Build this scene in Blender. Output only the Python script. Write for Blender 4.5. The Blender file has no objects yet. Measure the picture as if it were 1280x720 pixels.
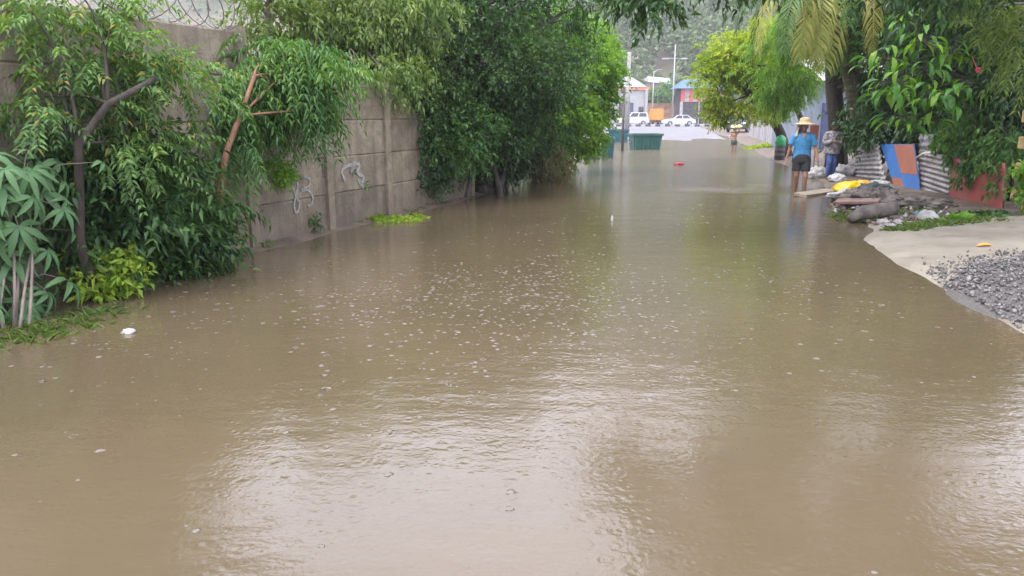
import bpy, bmesh, math, random
import numpy as np
from mathutils import Vector, Matrix, noise as mnoise
R = math.radians
scene = bpy.context.scene
COL = scene.collection
random.seed(11)

# ------------------------------------------------------------------ camera, sky, sun, exposure
F_PX, PITCH, CAM_H = 950.0, R(12.9), 1.65
cam_d = bpy.data.cameras.new('camera')
cam_d.sensor_width = 36.0
cam_d.lens = 36.0 * F_PX / 1280.0
cam_d.clip_start = 0.05
cam_d.clip_end = 3000
cam = bpy.data.objects.new('camera', cam_d)
COL.objects.link(cam)
cam.location = (0, 0, CAM_H)
cam.rotation_euler = (R(90) - PITCH, 0, 0)
scene.camera = cam

SUN_EL, SUN_AZ = R(60), R(235)
world = bpy.data.worlds.new('World')
scene.world = world
world.use_nodes = True
wn, wl = world.node_tree.nodes, world.node_tree.links
wn.clear()
w_out = wn.new('ShaderNodeOutputWorld')
w_bg = wn.new('ShaderNodeBackground')
w_sky = wn.new('ShaderNodeTexSky')
w_sky.sky_type = 'NISHITA'
w_sky.sun_disc = False
w_sky.sun_elevation = SUN_EL
w_sky.sun_rotation = SUN_AZ
w_sky.dust_density = 4.0
w_hsv = wn.new('ShaderNodeHueSaturation')
w_hsv.inputs['Saturation'].default_value = 0.25
w_mix = wn.new('ShaderNodeMix')            # an even cloud deck in front of most of the blue
w_mix.data_type = 'RGBA'
w_mix.inputs['Factor'].default_value = 0.75
w_mix.inputs['B'].default_value = (8.6, 8.75, 10.6, 1)
wl.new(w_sky.outputs[0], w_hsv.inputs['Color'])
wl.new(w_hsv.outputs[0], w_mix.inputs['A'])
wl.new(w_mix.outputs['Result'], w_bg.inputs['Color'])
w_bg.inputs['Strength'].default_value = 0.15
wl.new(w_bg.outputs[0], w_out.inputs['Surface'])

sun_d = bpy.data.lights.new('sun', 'SUN')
sun_d.energy = 1.2
sun_d.angle = R(30)
sun_d.color = (1.0, 0.97, 0.92)
sun = bpy.data.objects.new('sun', sun_d)
COL.objects.link(sun)
sun.rotation_euler = (R(90) - SUN_EL, 0, math.pi - SUN_AZ)
sun.location = (0, 0, 60)

vs = scene.view_settings
vs.view_transform = 'Standard'
vs.look = 'None'
vs.exposure = 1.65
vs.gamma = 1.0
vs.use_curve_mapping = False
scene.render.engine = 'CYCLES'
cy = scene.cycles
cy.use_denoising = True
try:
    cy.denoiser = 'OPENIMAGEDENOISE'
except Exception:
    pass
cy.max_bounces = 7
cy.diffuse_bounces = 3
cy.glossy_bounces = 3
cy.transmission_bounces = 4
cy.transparent_max_bounces = 6
cy.volume_bounces = 1
cy.caustics_reflective = False
cy.caustics_refractive = False
cy.sample_clamp_indirect = 8

# ------------------------------------------------------------------ measuring helpers (photograph -> metres)
SP, CP = math.sin(PITCH), math.cos(PITCH)
def ray(px, py):
    u, v = (px - 640) / F_PX, (360 - py) / F_PX
    return Vector((u, CP + v * SP, -SP + v * CP))
def P(px, py, z=0.0):
    d = ray(px, py)
    return Vector((0, 0, CAM_H)) + d * ((z - CAM_H) / d.z)
def Q(px, py, Y):
    d = ray(px, py)
    return Vector((0, 0, CAM_H)) + d * (Y / d.y)

# ------------------------------------------------------------------ mesh helpers
class MB:
    def __init__(s):
        s.v, s.f = [], []
    def add(s, vs_, fs):
        o = len(s.v)
        s.v += [tuple(v) for v in vs_]
        s.f += [tuple(i + o for i in f) for f in fs]
        return s
    def box(s, c, size, rot=None, taper=1.0):
        x, y, z = (a / 2 for a in size)
        pts = [Vector((sx * x * (taper if sz > 0 else 1), sy * y * (taper if sz > 0 else 1), sz * z))
               for sz in (-1, 1) for sy in (-1, 1) for sx in (-1, 1)]
        if rot is not None:
            pts = [rot @ p for p in pts]
        c = Vector(c)
        return s.add([p + c for p in pts], [(0, 2, 3, 1), (4, 5, 7, 6), (0, 1, 5, 4), (2, 6, 7, 3), (0, 4, 6, 2), (1, 3, 7, 5)])
    def tube(s, pts, rad, n=6, cap=True, squash=None):
        pts = [Vector(p) for p in pts]
        if not hasattr(rad, '__len__'):
            rad = [rad] * len(pts)
        o = len(s.v)
        prev = None
        for i, p in enumerate(pts):
            t = (pts[min(i + 1, len(pts) - 1)] - pts[max(i - 1, 0)]).normalized()
            if prev is None:
                a = t.cross(Vector((0, 0, 1)))
                if a.length < 1e-3:
                    a = t.cross(Vector((1, 0, 0)))
            else:
                a = prev - t * prev.dot(t)
            a.normalize(); prev = a
            b = t.cross(a)
            for k in range(n):
                an = 2 * math.pi * k / n
                s.v.append(tuple(p + (a * math.cos(an) + b * math.sin(an)) * rad[i]))
        for i in range(len(pts) - 1):
            for k in range(n):
                k2 = (k + 1) % n
                s.f.append((o + i * n + k, o + i * n + k2, o + (i + 1) * n + k2, o + (i + 1) * n + k))
        if cap:
            s.f.append(tuple(o + k for k in range(n))[::-1])
            s.f.append(tuple(o + (len(pts) - 1) * n + k for k in range(n)))
        return s
    def lathe(s, prof, n=16, c=(0, 0, 0), sx=1.0, sy=1.0):
        o = len(s.v); c = Vector(c)
        for r, z in prof:
            for k in range(n):
                a = 2 * math.pi * k / n
                s.v.append((c.x + r * sx * math.cos(a), c.y + r * sy * math.sin(a), c.z + z))
        for i in range(len(prof) - 1):
            for k in range(n):
                k2 = (k + 1) % n
                s.f.append((o + i * n + k, o + i * n + k2, o + (i + 1) * n + k2, o + (i + 1) * n + k))
        s.f.append(tuple(o + k for k in range(n))[::-1])
        s.f.append(tuple(o + (len(prof) - 1) * n + k for k in range(n)))
        return s
    def ell(s, c, r, nu=12, nv=8, rot=None):
        o = len(s.v); c = Vector(c)
        r = (r, r, r) if not hasattr(r, '__len__') else r
        vs_ = [Vector((0, 0, -r[2]))]
        for j in range(1, nv):
            ph = -math.pi / 2 + math.pi * j / nv
            for i in range(nu):
                th = 2 * math.pi * i / nu
                vs_.append(Vector((r[0] * math.cos(ph) * math.cos(th), r[1] * math.cos(ph) * math.sin(th), r[2] * math.sin(ph))))
        vs_.append(Vector((0, 0, r[2])))
        if rot is not None:
            vs_ = [rot @ v for v in vs_]
        fs = []
        for i in range(nu):
            i2 = (i + 1) % nu
            fs.append((0, 1 + i2, 1 + i))
            for j in range(nv - 2):
                fs.append((1 + j * nu + i, 1 + j * nu + i2, 1 + (j + 1) * nu + i2, 1 + (j + 1) * nu + i))
            fs.append((1 + (nv - 2) * nu + i, 1 + (nv - 2) * nu + i2, len(vs_) - 1))
        return s.add([v + c for v in vs_], fs)
    def caps(s, a, b, ra, rb, n=10):
        a, b = Vector(a), Vector(b)
        t = (b - a).normalized()
        pts, rs = [], []
        for k in range(4):
            an = math.pi / 2 * k / 4
            pts.append(a - t * ra * math.cos(an)); rs.append(max(ra * math.sin(an), ra * .05))
        pts += [a, b]; rs += [ra, rb]
        for k in range(1, 4):
            an = math.pi / 2 * k / 4
            pts.append(b + t * rb * math.sin(an)); rs.append(rb * math.cos(an))
        pts.append(b + t * rb); rs.append(rb * .05)
        return s.tube(pts, rs, n)
    def build(s, name, mat, parent=None, smooth=False, bevel=0, world=True):
        me = bpy.data.meshes.new(name)
        v = s.v
        if parent is not None and world:
            L = parent
            off = Vector((0, 0, 0))
            while L is not None:
                off += L.location
                L = L.parent
            v = [(a[0] - off.x, a[1] - off.y, a[2] - off.z) for a in v]
        me.from_pydata(v, [], s.f)
        if smooth:
            me.polygons.foreach_set('use_smooth', [True] * len(me.polygons))
        me.materials.append(mat)
        me.update()
        o = bpy.data.objects.new(name, me)
        COL.objects.link(o)
        if parent is not None:
            o.parent = parent
        if bevel:
            m = o.modifiers.new('bevel', 'BEVEL')
            m.width = bevel; m.segments = 2; m.limit_method = 'ANGLE'
        return o

def np_obj(name, V, F, mat, parent=None, smooth=False):
    V = np.asarray(V, dtype=np.float32).copy()
    F = np.asarray(F, dtype=np.int32)
    if parent is not None:
        L = parent; off = Vector((0, 0, 0))
        while L is not None:
            off += L.location; L = L.parent
        V -= np.array(off, dtype=np.float32)
    k = F.shape[1]
    me = bpy.data.meshes.new(name)
    me.vertices.add(len(V)); me.vertices.foreach_set('co', V.ravel())
    me.loops.add(F.size); me.loops.foreach_set('vertex_index', F.ravel())
    me.polygons.add(len(F))
    me.polygons.foreach_set('loop_start', np.arange(0, F.size, k, dtype=np.int32))
    me.polygons.foreach_set('loop_total', np.full(len(F), k, dtype=np.int32))
    if smooth:
        me.polygons.foreach_set('use_smooth', np.ones(len(F), dtype=bool))
    me.materials.append(mat)
    me.update(calc_edges=True)
    o = bpy.data.objects.new(name, me)
    COL.objects.link(o)
    if parent is not None:
        o.parent = parent
    return o

def empty(name, loc, label=None, cat=None, group=None):
    o = bpy.data.objects.new(name, None)
    o.empty_display_size = .2
    COL.objects.link(o)
    o.location = loc
    if label:
        tag(o, label, cat, group)
    return o
def tag(o, label=None, cat=None, group=None, kind=None):
    if label: o['label'] = label
    if cat: o['category'] = cat
    if group: o['group'] = group
    if kind: o['kind'] = kind
    return o
def copy_tree(o, parent=None):
    c = o.copy(); COL.objects.link(c)
    if parent is not None:
        c.parent = parent
    for ch in list(o.children):
        copy_tree(ch, c)
    return c

# ------------------------------------------------------------------ materials
def base_nodes(name):
    m = bpy.data.materials.new(name); m.use_nodes = True
    nt = m.node_tree; nt.nodes.clear()
    out = nt.nodes.new('ShaderNodeOutputMaterial')
    b = nt.nodes.new('ShaderNodeBsdfPrincipled')
    nt.links.new(b.outputs[0], out.inputs['Surface'])
    return m, nt, out, b
def N(nt, t, **kw):
    n = nt.nodes.new(t)
    for k, v in kw.items():
        if k.startswith('in_'):
            n.inputs[k[3:].replace('_', ' ')].default_value = v
        else:
            setattr(n, k, v)
    return n
def rgba(c): return (c[0], c[1], c[2], 1)
def mixc(nt, fac, a, b, blend='MIX'):
    n = nt.nodes.new('ShaderNodeMix'); n.data_type = 'RGBA'; n.blend_type = blend
    for key, val in (('Factor', fac), ('A', a), ('B', b)):
        if hasattr(val, 'is_linked'): nt.links.new(val, n.inputs[key])
        elif key == 'Factor': n.inputs[key].default_value = val
        else: n.inputs[key].default_value = rgba(val)
    return n.outputs['Result']
def ramp(nt, src, stops):
    n = nt.nodes.new('ShaderNodeValToRGB')
    el = n.color_ramp.elements
    while len(el) < len(stops): el.new(.5)
    for e, (p, c) in zip(el, stops):
        e.position = p; e.color = rgba(c) if hasattr(c, '__len__') else (c, c, c, 1)
    nt.links.new(src, n.inputs[0])
    return n.outputs['Color']
def math_(nt, op, a, b=None, clamp=False):
    n = nt.nodes.new('ShaderNodeMath'); n.operation = op; n.use_clamp = clamp
    for i, val in enumerate((a, b)):
        if val is None: continue
        if hasattr(val, 'is_linked'): nt.links.new(val, n.inputs[i])
        else: n.inputs[i].default_value = val
    return n.outputs[0]

def mat(name, c1, c2=None, scale=4, rough=.7, bump=0.0, bscale=30, metal=0.0, stretch=(1, 1, 1), objrand=0.0, spec=.5, lo=.35, hi=.65, dirt=None):
    m, nt, out, b = base_nodes(name)
    tc = N(nt, 'ShaderNodeTexCoord')
    mp = N(nt, 'ShaderNodeMapping'); mp.inputs['Scale'].default_value = stretch
    nt.links.new(tc.outputs['Object'], mp.inputs['Vector'])
    nz = N(nt, 'ShaderNodeTexNoise', in_Scale=scale, in_Detail=6.0, in_Roughness=.6)
    nt.links.new(mp.outputs[0], nz.inputs['Vector'])
    col = ramp(nt, nz.outputs['Fac'], [(lo, c1), (hi, c2 or c1)])
    if dirt:
        nd = N(nt, 'ShaderNodeTexNoise', in_Scale=scale * 2.7, in_Detail=8.0, in_Roughness=.7)
        nt.links.new(tc.outputs['Object'], nd.inputs['Vector'])
        f = ramp(nt, nd.outputs['Fac'], [(.5, 0.0), (.68, .85)])
        col = mixc(nt, f, col, dirt)
    if objrand:
        oi = N(nt, 'ShaderNodeObjectInfo')
        hs = N(nt, 'ShaderNodeHueSaturation')
        v = math_(nt, 'MULTIPLY_ADD', oi.outputs['Random'], 2 * objrand)
        nt.nodes[-1].inputs[2].default_value = 1 - objrand
        nt.links.new(v, hs.inputs['Value']); nt.links.new(col, hs.inputs['Color'])
        col = hs.outputs[0]
    nt.links.new(col, b.inputs['Base Color'])
    b.inputs['Roughness'].default_value = rough
    b.inputs['Metallic'].default_value = metal
    b.inputs['Specular IOR Level'].default_value = spec
    if bump:
        nb = N(nt, 'ShaderNodeTexNoise', in_Scale=bscale, in_Detail=5.0)
        nt.links.new(mp.outputs[0], nb.inputs['Vector'])
        bp = N(nt, 'ShaderNodeBump', in_Strength=1.0, in_Distance=bump)
        nt.links.new(nb.outputs['Fac'], bp.inputs['Height'])
        nt.links.new(bp.outputs[0], b.inputs['Normal'])
    return m

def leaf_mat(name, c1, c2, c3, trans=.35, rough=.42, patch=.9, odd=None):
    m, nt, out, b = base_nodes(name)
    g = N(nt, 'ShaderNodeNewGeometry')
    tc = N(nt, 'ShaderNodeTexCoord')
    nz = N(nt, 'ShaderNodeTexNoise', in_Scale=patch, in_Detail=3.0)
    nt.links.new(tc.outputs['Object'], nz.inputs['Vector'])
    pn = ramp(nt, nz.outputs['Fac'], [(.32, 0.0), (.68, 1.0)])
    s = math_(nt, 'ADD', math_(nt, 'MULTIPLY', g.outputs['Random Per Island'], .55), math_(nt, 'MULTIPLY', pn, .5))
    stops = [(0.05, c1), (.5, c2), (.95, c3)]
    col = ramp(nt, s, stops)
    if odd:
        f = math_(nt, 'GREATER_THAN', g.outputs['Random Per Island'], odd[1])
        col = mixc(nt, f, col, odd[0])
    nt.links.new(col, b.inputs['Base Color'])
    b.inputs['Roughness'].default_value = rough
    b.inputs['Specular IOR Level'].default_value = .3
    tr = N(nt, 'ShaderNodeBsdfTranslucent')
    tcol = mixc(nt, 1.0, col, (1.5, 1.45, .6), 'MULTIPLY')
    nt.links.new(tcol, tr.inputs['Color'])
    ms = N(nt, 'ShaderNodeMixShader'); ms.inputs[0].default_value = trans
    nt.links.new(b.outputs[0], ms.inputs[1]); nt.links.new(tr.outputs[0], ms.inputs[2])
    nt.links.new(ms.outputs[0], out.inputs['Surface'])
    return m

def wall_mat():
    m, nt, out, b = base_nodes('weathered_concrete')
    g = N(nt, 'ShaderNodeNewGeometry')
    sep = N(nt, 'ShaderNodeSeparateXYZ'); nt.links.new(g.outputs['Position'], sep.inputs[0])
    n1 = N(nt, 'ShaderNodeTexNoise', in_Scale=1.6, in_Detail=8.0, in_Roughness=.65); nt.links.new(g.outputs['Position'], n1.inputs['Vector'])
    col = ramp(nt, n1.outputs['Fac'], [(.3, (.13, .104, .066)), (.5, (.205, .17, .113)), (.72, (.29, .245, .172))])
    mp = N(nt, 'ShaderNodeMapping'); mp.inputs['Scale'].default_value = (7, 7, .55)
    nt.links.new(g.outputs['Position'], mp.inputs['Vector'])
    n2 = N(nt, 'ShaderNodeTexNoise', in_Scale=1.0, in_Detail=6.0, in_Roughness=.6); nt.links.new(mp.outputs[0], n2.inputs['Vector'])
    st = ramp(nt, n2.outputs['Fac'], [(.44, 0.0), (.7, .75)])
    col = mixc(nt, st, col, (.10, .085, .07))
    n4 = N(nt, 'ShaderNodeTexNoise', in_Scale=7.0, in_Detail=9.0, in_Roughness=.72); nt.links.new(g.outputs['Position'], n4.inputs['Vector'])
    col = mixc(nt, ramp(nt, n4.outputs['Fac'], [(.5, 0.0), (.66, .6)]), col, (.075, .07, .055))
    col = mixc(nt, ramp(nt, n4.outputs['Fac'], [(.34, .45), (.44, 0.0)]), col, (.33, .30, .25))
    # tide-mark of mud and moss with a ragged upper edge
    n3 = N(nt, 'ShaderNodeTexNoise', in_Scale=2.3, in_Detail=6.0); nt.links.new(g.outputs['Position'], n3.inputs['Vector'])
    hgt = math_(nt, 'SUBTRACT', math_(nt, 'MULTIPLY', n3.outputs['Fac'], 1.5), sep.outputs['Z'])
    md = ramp(nt, hgt, [(0.0, 0.0), (.9, .75)])
    col = mixc(nt, md, col, (.125, .098, .072))
    oi = N(nt, 'ShaderNodeObjectInfo')
    hs = N(nt, 'ShaderNodeHueSaturation')
    v = math_(nt, 'MULTIPLY_ADD', oi.outputs['Random'], .35); nt.nodes[-1].inputs[2].default_value = .82
    nt.links.new(v, hs.inputs['Value']); nt.links.new(col, hs.inputs['Color'])
    nt.links.new(hs.outputs[0], b.inputs['Base Color'])
    b.inputs['Roughness'].default_value = .75
    nb = N(nt, 'ShaderNodeTexNoise', in_Scale=35.0, in_Detail=7.0); nt.links.new(g.outputs['Position'], nb.inputs['Vector'])
    bp = N(nt, 'ShaderNodeBump', in_Distance=.012); nt.links.new(nb.outputs['Fac'], bp.inputs['Height'])
    nt.links.new(bp.outputs[0], b.inputs['Normal'])
    return m

def water_mat():
    m, nt, out, b = base_nodes('muddy_flood_water')
    g = N(nt, 'ShaderNodeNewGeometry')
    pos = g.outputs['Position']
    n1 = N(nt, 'ShaderNodeTexNoise', in_Scale=.35, in_Detail=5.0, in_Roughness=.6); nt.links.new(pos, n1.inputs['Vector'])
    col = ramp(nt, n1.outputs['Fac'], [(.3, (.084, .064, .036)), (.7, (.110, .083, .050))])
    nt.links.new(col, b.inputs['Base Color'])
    sepp = N(nt, 'ShaderNodeSeparateXYZ'); nt.links.new(pos, sepp.inputs[0])
    rg = ramp(nt, math_(nt, 'DIVIDE', sepp.outputs['Y'], 60.0), [(.12, .06), (.5, .21), (1, .235)])   # unresolved rain chop farther down the street
    nt.links.new(rg, b.inputs['Roughness'])
    b.inputs['IOR'].default_value = 1.52
    # ripples: slow swell, rain chop, and rings round drop impacts
    def nz(scale, detail, stretch=None):
        n = N(nt, 'ShaderNodeTexNoise', in_Scale=scale, in_Detail=detail, in_Roughness=.55)
        if stretch:
            mp = N(nt, 'ShaderNodeMapping'); mp.inputs['Scale'].default_value = stretch
            mp.inputs['Rotation'].default_value = (0, 0, R(12))
            nt.links.new(pos, mp.inputs['Vector']); nt.links.new(mp.outputs[0], n.inputs['Vector'])
        else:
            nt.links.new(pos, n.inputs['Vector'])
        return n.outputs['Fac']
    h = math_(nt, 'MULTIPLY', nz(1.6, 2.0, (1, 2.2, 1)), .006)
    h = math_(nt, 'ADD', h, math_(nt, 'MULTIPLY', nz(9.0, 2.0, (1, 1.6, 1)), .0017))
    h = math_(nt, 'ADD', h, math_(nt, 'MULTIPLY', nz(38.0, 2.0), .0011))
    # a livelier patch where the flow spills across the street behind the waders
    vd = N(nt, 'ShaderNodeVectorMath', operation='DISTANCE'); vm = N(nt, 'ShaderNodeMapping')
    vm.inputs['Location'].default_value = (-5.0 * .42, -17.2 * .75, 0); vm.inputs['Scale'].default_value = (.42, .75, 1)
    vd.inputs[1].default_value = (0, 0, 0); nt.links.new(pos, vm.inputs['Vector']); nt.links.new(vm.outputs[0], vd.inputs[0])
    flow = math_(nt, 'SUBTRACT', 1.0, vd.outputs['Value'], clamp=True)
    h = math_(nt, 'ADD', h, math_(nt, 'MULTIPLY', math_(nt, 'MULTIPLY', nz(2.2, 3.0, (1, 3.0, 1)), flow), .075))
    for sc, k, amp in ((5.5, 95.0, .0006), (10.0, 150.0, .0005)):
        vo = N(nt, 'ShaderNodeTexVoronoi', voronoi_dimensions='2D', in_Scale=sc)
        nt.links.new(pos, vo.inputs['Vector'])
        dist = math_(nt, 'DIVIDE', vo.outputs['Distance'], sc)
        sepc = N(nt, 'ShaderNodeSeparateColor'); nt.links.new(vo.outputs['Color'], sepc.inputs[0])
        ph = math_(nt, 'MULTIPLY', sepc.outputs[0], 6.28)
        wv = math_(nt, 'SINE', math_(nt, 'ADD', math_(nt, 'MULTIPLY', dist, k), ph))
        rad = math_(nt, 'MULTIPLY', sepc.outputs[1], .55 / sc)
        env = math_(nt, 'SUBTRACT', 1.0, math_(nt, 'DIVIDE', dist, math_(nt, 'ADD', rad, .004)), clamp=True)
        h = math_(nt, 'ADD', h, math_(nt, 'MULTIPLY', math_(nt, 'MULTIPLY', wv, env), amp))
    bp = N(nt, 'ShaderNodeBump', in_Strength=1.0, in_Distance=1.0)
    nt.links.new(h, bp.inputs['Height'])
    nt.links.new(bp.outputs[0], b.inputs['Normal'])
    return m

M = {}
M['wall'] = wall_mat()
M['water'] = water_mat()
M['splash'] = mat('rain_splash', (.62, .58, .53), (.8, .77, .73), 30, .12)
M['soil'] = mat('wet_soil', (.075, .055, .04), (.16, .12, .085), 2.5, .7, .02, 18)
M['concrete'] = mat('sandy_concrete', (.215, .185, .14), (.30, .262, .205), 1.1, .45, .007, 45, dirt=(.15, .125, .095))
M['road'] = mat('wet_asphalt', (.135, .13, .138), (.185, .178, .19), .6, .5, .002, 30, spec=.3)
M['gravel'] = mat('grey_gravel', (.17, .165, .165), (.5, .49, .48), 25, .7)
M['hill'] = mat('hill_earth', (.05, .06, .035), (.15, .11, .08), .03, .9)
M['bark'] = mat('dark_bark', (.02, .016, .012), (.065, .052, .04), 9, .85, .01, 30, stretch=(1, 1, .3))
M['bark_red'] = mat('reddish_bark', (.16, .075, .04), (.28, .14, .085), 8, .7, .004, 30)
M['bark_grey'] = mat('grey_bark', (.12, .10, .08), (.24, .20, .165), 7, .85, .008, 30, stretch=(1, 1, .4))
M['palm_bark'] = mat('palm_bark', (.07, .055, .04), (.17, .135, .10), 6, .85, .02, 12, stretch=(.3, .3, 4))
L_ = leaf_mat
M['lf_feather'] = L_('feathery_leaf', (.04, .095, .028), (.095, .19, .05), (.21, .32, .085), .38, odd=((.30, .24, .06), .96))
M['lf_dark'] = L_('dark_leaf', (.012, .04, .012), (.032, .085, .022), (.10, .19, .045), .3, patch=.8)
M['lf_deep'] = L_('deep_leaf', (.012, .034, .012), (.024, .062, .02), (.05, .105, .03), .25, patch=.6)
M['lf_bright'] = L_('bright_leaf', (.06, .15, .02), (.13, .28, .03), (.24, .40, .045), .4, patch=.6)
M['lf_yellow'] = L_('yellow_green_leaf', (.10, .17, .015), (.22, .32, .03), (.40, .45, .04), .4, patch=.8)
M['lf_olive'] = L_('olive_leaf', (.045, .065, .025), (.10, .115, .045), (.19, .17, .085), .3, odd=((.2, .12, .07), .93))
M['lf_creeper'] = L_('creeper_leaf', (.05, .10, .02), (.12, .20, .045), (.24, .31, .09), .35, patch=.8)
M['lf_neem'] = L_('hanging_leaf', (.035, .10, .026), (.075, .18, .045), (.16, .28, .07), .35, patch=1.2)
M['lf_big'] = L_('glossy_leaf', (.03, .10, .018), (.07, .2, .03), (.18, .34, .05), .35, rough=.28)
M['lf_cassava'] = L_('pale_lobed_leaf', (.035, .095, .045), (.07, .16, .07), (.15, .26, .10), .3, rough=.5, patch=3.0)
M['lf_frond'] = L_('palm_frond', (.14, .17, .03), (.26, .28, .06), (.42, .38, .13), .4)
M['lf_frond_g'] = L_('green_palm_frond', (.03, .075, .02), (.06, .13, .03), (.13, .20, .05), .35)
M['lf_lily'] = L_('weed_leaf', (.12, .22, .025), (.24, .36, .04), (.40, .48, .07), .35)
M['grass'] = L_('wet_grass', (.05, .10, .02), (.10, .17, .035), (.19, .25, .07), .35)
M['wood_far'] = L_('hill_foliage', (.042, .08, .036), (.095, .15, .07), (.18, .205, .115), .2, rough=.7, patch=.018)

# ------------------------------------------------------------------ terrain, water, road
BANK = [(3.6, -4), (3.85, 3), (4.05, 5.7), (4.25, 7.05), (4.6, 8.8), (4.8, 9.9), (5.45, 11.2), (5.65, 13.4), (6.5, 15.2),
        (7.1, 17.0), (7.8, 19.4), (9.6, 28.6), (13, 43.5), (16, 58), (18, 75)]
def bank_x(y):
    for (x0, y0), (x1, y1) in zip(BANK, BANK[1:]):
        if y <= y1:
            return x0 + (x1 - x0) * (max(y, y0) - y0) / (y1 - y0)
    return BANK[-1][0] + (y - 75) * .25
WO, WU, WN_ = Vector((-4.46, 6.4, 0)), Vector((.3646, .9312, 0)), Vector((.9312, -.3646, 0))
def wall_x(y):
    if y < 15.6: return WO.x + (y - WO.y) * WU.x / WU.y
    return -.86 + (y - 15.6) * .06
def ground_z(x, y):
    s = x - bank_x(y)
    nz = mnoise.noise(Vector((x * .9, y * .9, 3.3)))
    if s < 0: zr = max(-.3, s * .22)
    else: zr = .13 * (1 - math.exp(-s / .9)) + .012 * min(s, 12)
    l = wall_x(y) + .55 - x
    if y > 24: l = min(l, 2.6 - (3.2 - x) * .0 - 2.6 + (2.6 + (y - 24) * .18 - x))
    zl = max(-.3, -.05 + l * .12) if l < 0 else min(-.05 + l * .16, .3)
    z = max(zr, zl)
    far = max(0.0, min(1.0, (y - 62) / 12))
    z = z * (1 - far) + far * max(z, .05)
    return z + nz * .025
def terrain():
    xs = np.unique(np.concatenate([np.linspace(-1200, -40, 14), np.linspace(-40, -8, 17), np.linspace(-8, 14, 89), np.linspace(14, 45, 22), np.linspace(45, 1200, 14)]))
    ys = np.unique(np.concatenate([np.linspace(-300, -6, 8), np.linspace(-6, 26, 110), np.linspace(26, 120, 80), np.linspace(120, 2200, 20)]))
    V, F = [], []
    for y in ys:
        for x in xs:
            V.append((x, y, ground_z(x, y)))
    nx = len(xs)
    for j in range(len(ys) - 1):
        for i in range(nx - 1):
            a = j * nx + i
            F.append((a, a + 1, a + nx + 1, a + nx))
    tag(np_obj('ground', V, F, M['soil'], smooth=True), kind='structure')
terrain()
mb = MB()
mb.add([(-30, -8, 0), (24, -8, 0), (24, 82, 0), (-30, 82, 0)], [(0, 1, 2, 3)])
tag(mb.build('water', M['water']), kind='structure')
# pale wet street beyond the flood and the crossing road
mb = MB()
def strip(mb, pts, z0, z1=None):
    n = len(pts)
    mb.add([(x, y, z0) for x, y in pts], [tuple(range(n))])
for j in range(60):
    for i in range(24):
        q = []
        for dj, di in ((0, 0), (0, 1), (1, 1), (1, 0)):
            y = 40 + 60 * (j + dj) / 60; u = (i + di) / 24
            x = 3.3 + (y - 40) * .095 + u * (8.6 + (y - 40) * .107)
            z = min(.085, -.05 + (y - 40) * .0042) + .03 * mnoise.fractal(Vector((x * .5, y * .16, 2)), .8, 2.0, 4) * (1 if y < 92 else 0)
            q.append((x, y, max(z, ground_z(x, y) + .012) if y > 66 else z))
        mb.add(q, [(0, 1, 2, 3)])
strip(mb, [(-40, 100), (70, 100), (70, 124.5), (-40, 124.5)], .085)
tag(mb.build('road', M['road']), kind='structure')
# sandy concrete apron on the bank
V, F = [], []
ny, nx = 60, 30
for j in range(ny + 1):
    y = -3 + (11.55 + 3) * j / ny
    for i in range(nx + 1):
        s = -.75 + 9.6 * (i / nx) ** 1.6
        x = bank_x(y) + s + .05 * mnoise.noise(Vector((y * 1.7, 2.2, 0)))
        yy = y + (.25 * mnoise.noise(Vector((x * .8, 7.7, 0))) + .06 * (x - 5) if j == ny else 0)
        z = ground_z(x, yy) + .028 + .012 * mnoise.noise(Vector((x * 2.2, y * 2.2, 9)))
        if s < .1: z = max(z, -.012 + (s - .1) * .16 + .03 * mnoise.noise(Vector((x * 1.6, y * 1.6, 4))) + .012 * mnoise.noise(Vector((x * 5, y * 5, 4))))
        if j == ny: z -= .05
        V.append((x, yy, z))
for j in range(ny):
    for i in range(nx):
        a = j * (nx + 1) + i
        F.append((a, a + 1, a + nx + 2, a + nx + 1))
tag(np_obj('concrete_apron', V, F, M['concrete'], smooth=True), kind='structure')

# forested hill closing the view
def hill_z(x, y):
    t = max(0.0, (y - 150) / 270)
    h = 158 * (t ** .9) if t < 1 else 158
    h *= .86 + .2 * math.sin(x * .011 + .6) + .12 * mnoise.noise(Vector((x * .012, y * .012, 1)))
    return h + 3 * mnoise.noise(Vector((x * .05, y * .05, 4))) * min(1, t * 5) - 1
V, F = [], []
xs = np.linspace(-420, 520, 64); ys = np.linspace(146, 470, 34)
for y in ys:
    for x in xs: V.append((x, y, hill_z(x, y)))
for j in range(len(ys) - 1):
    for i in range(len(xs) - 1):
        a = j * len(xs) + i
        F.append((a, a + 1, a + len(xs) + 1, a + len(xs)))
tag(np_obj('hill', V, F, M['hill'], smooth=True), kind='structure')

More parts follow.
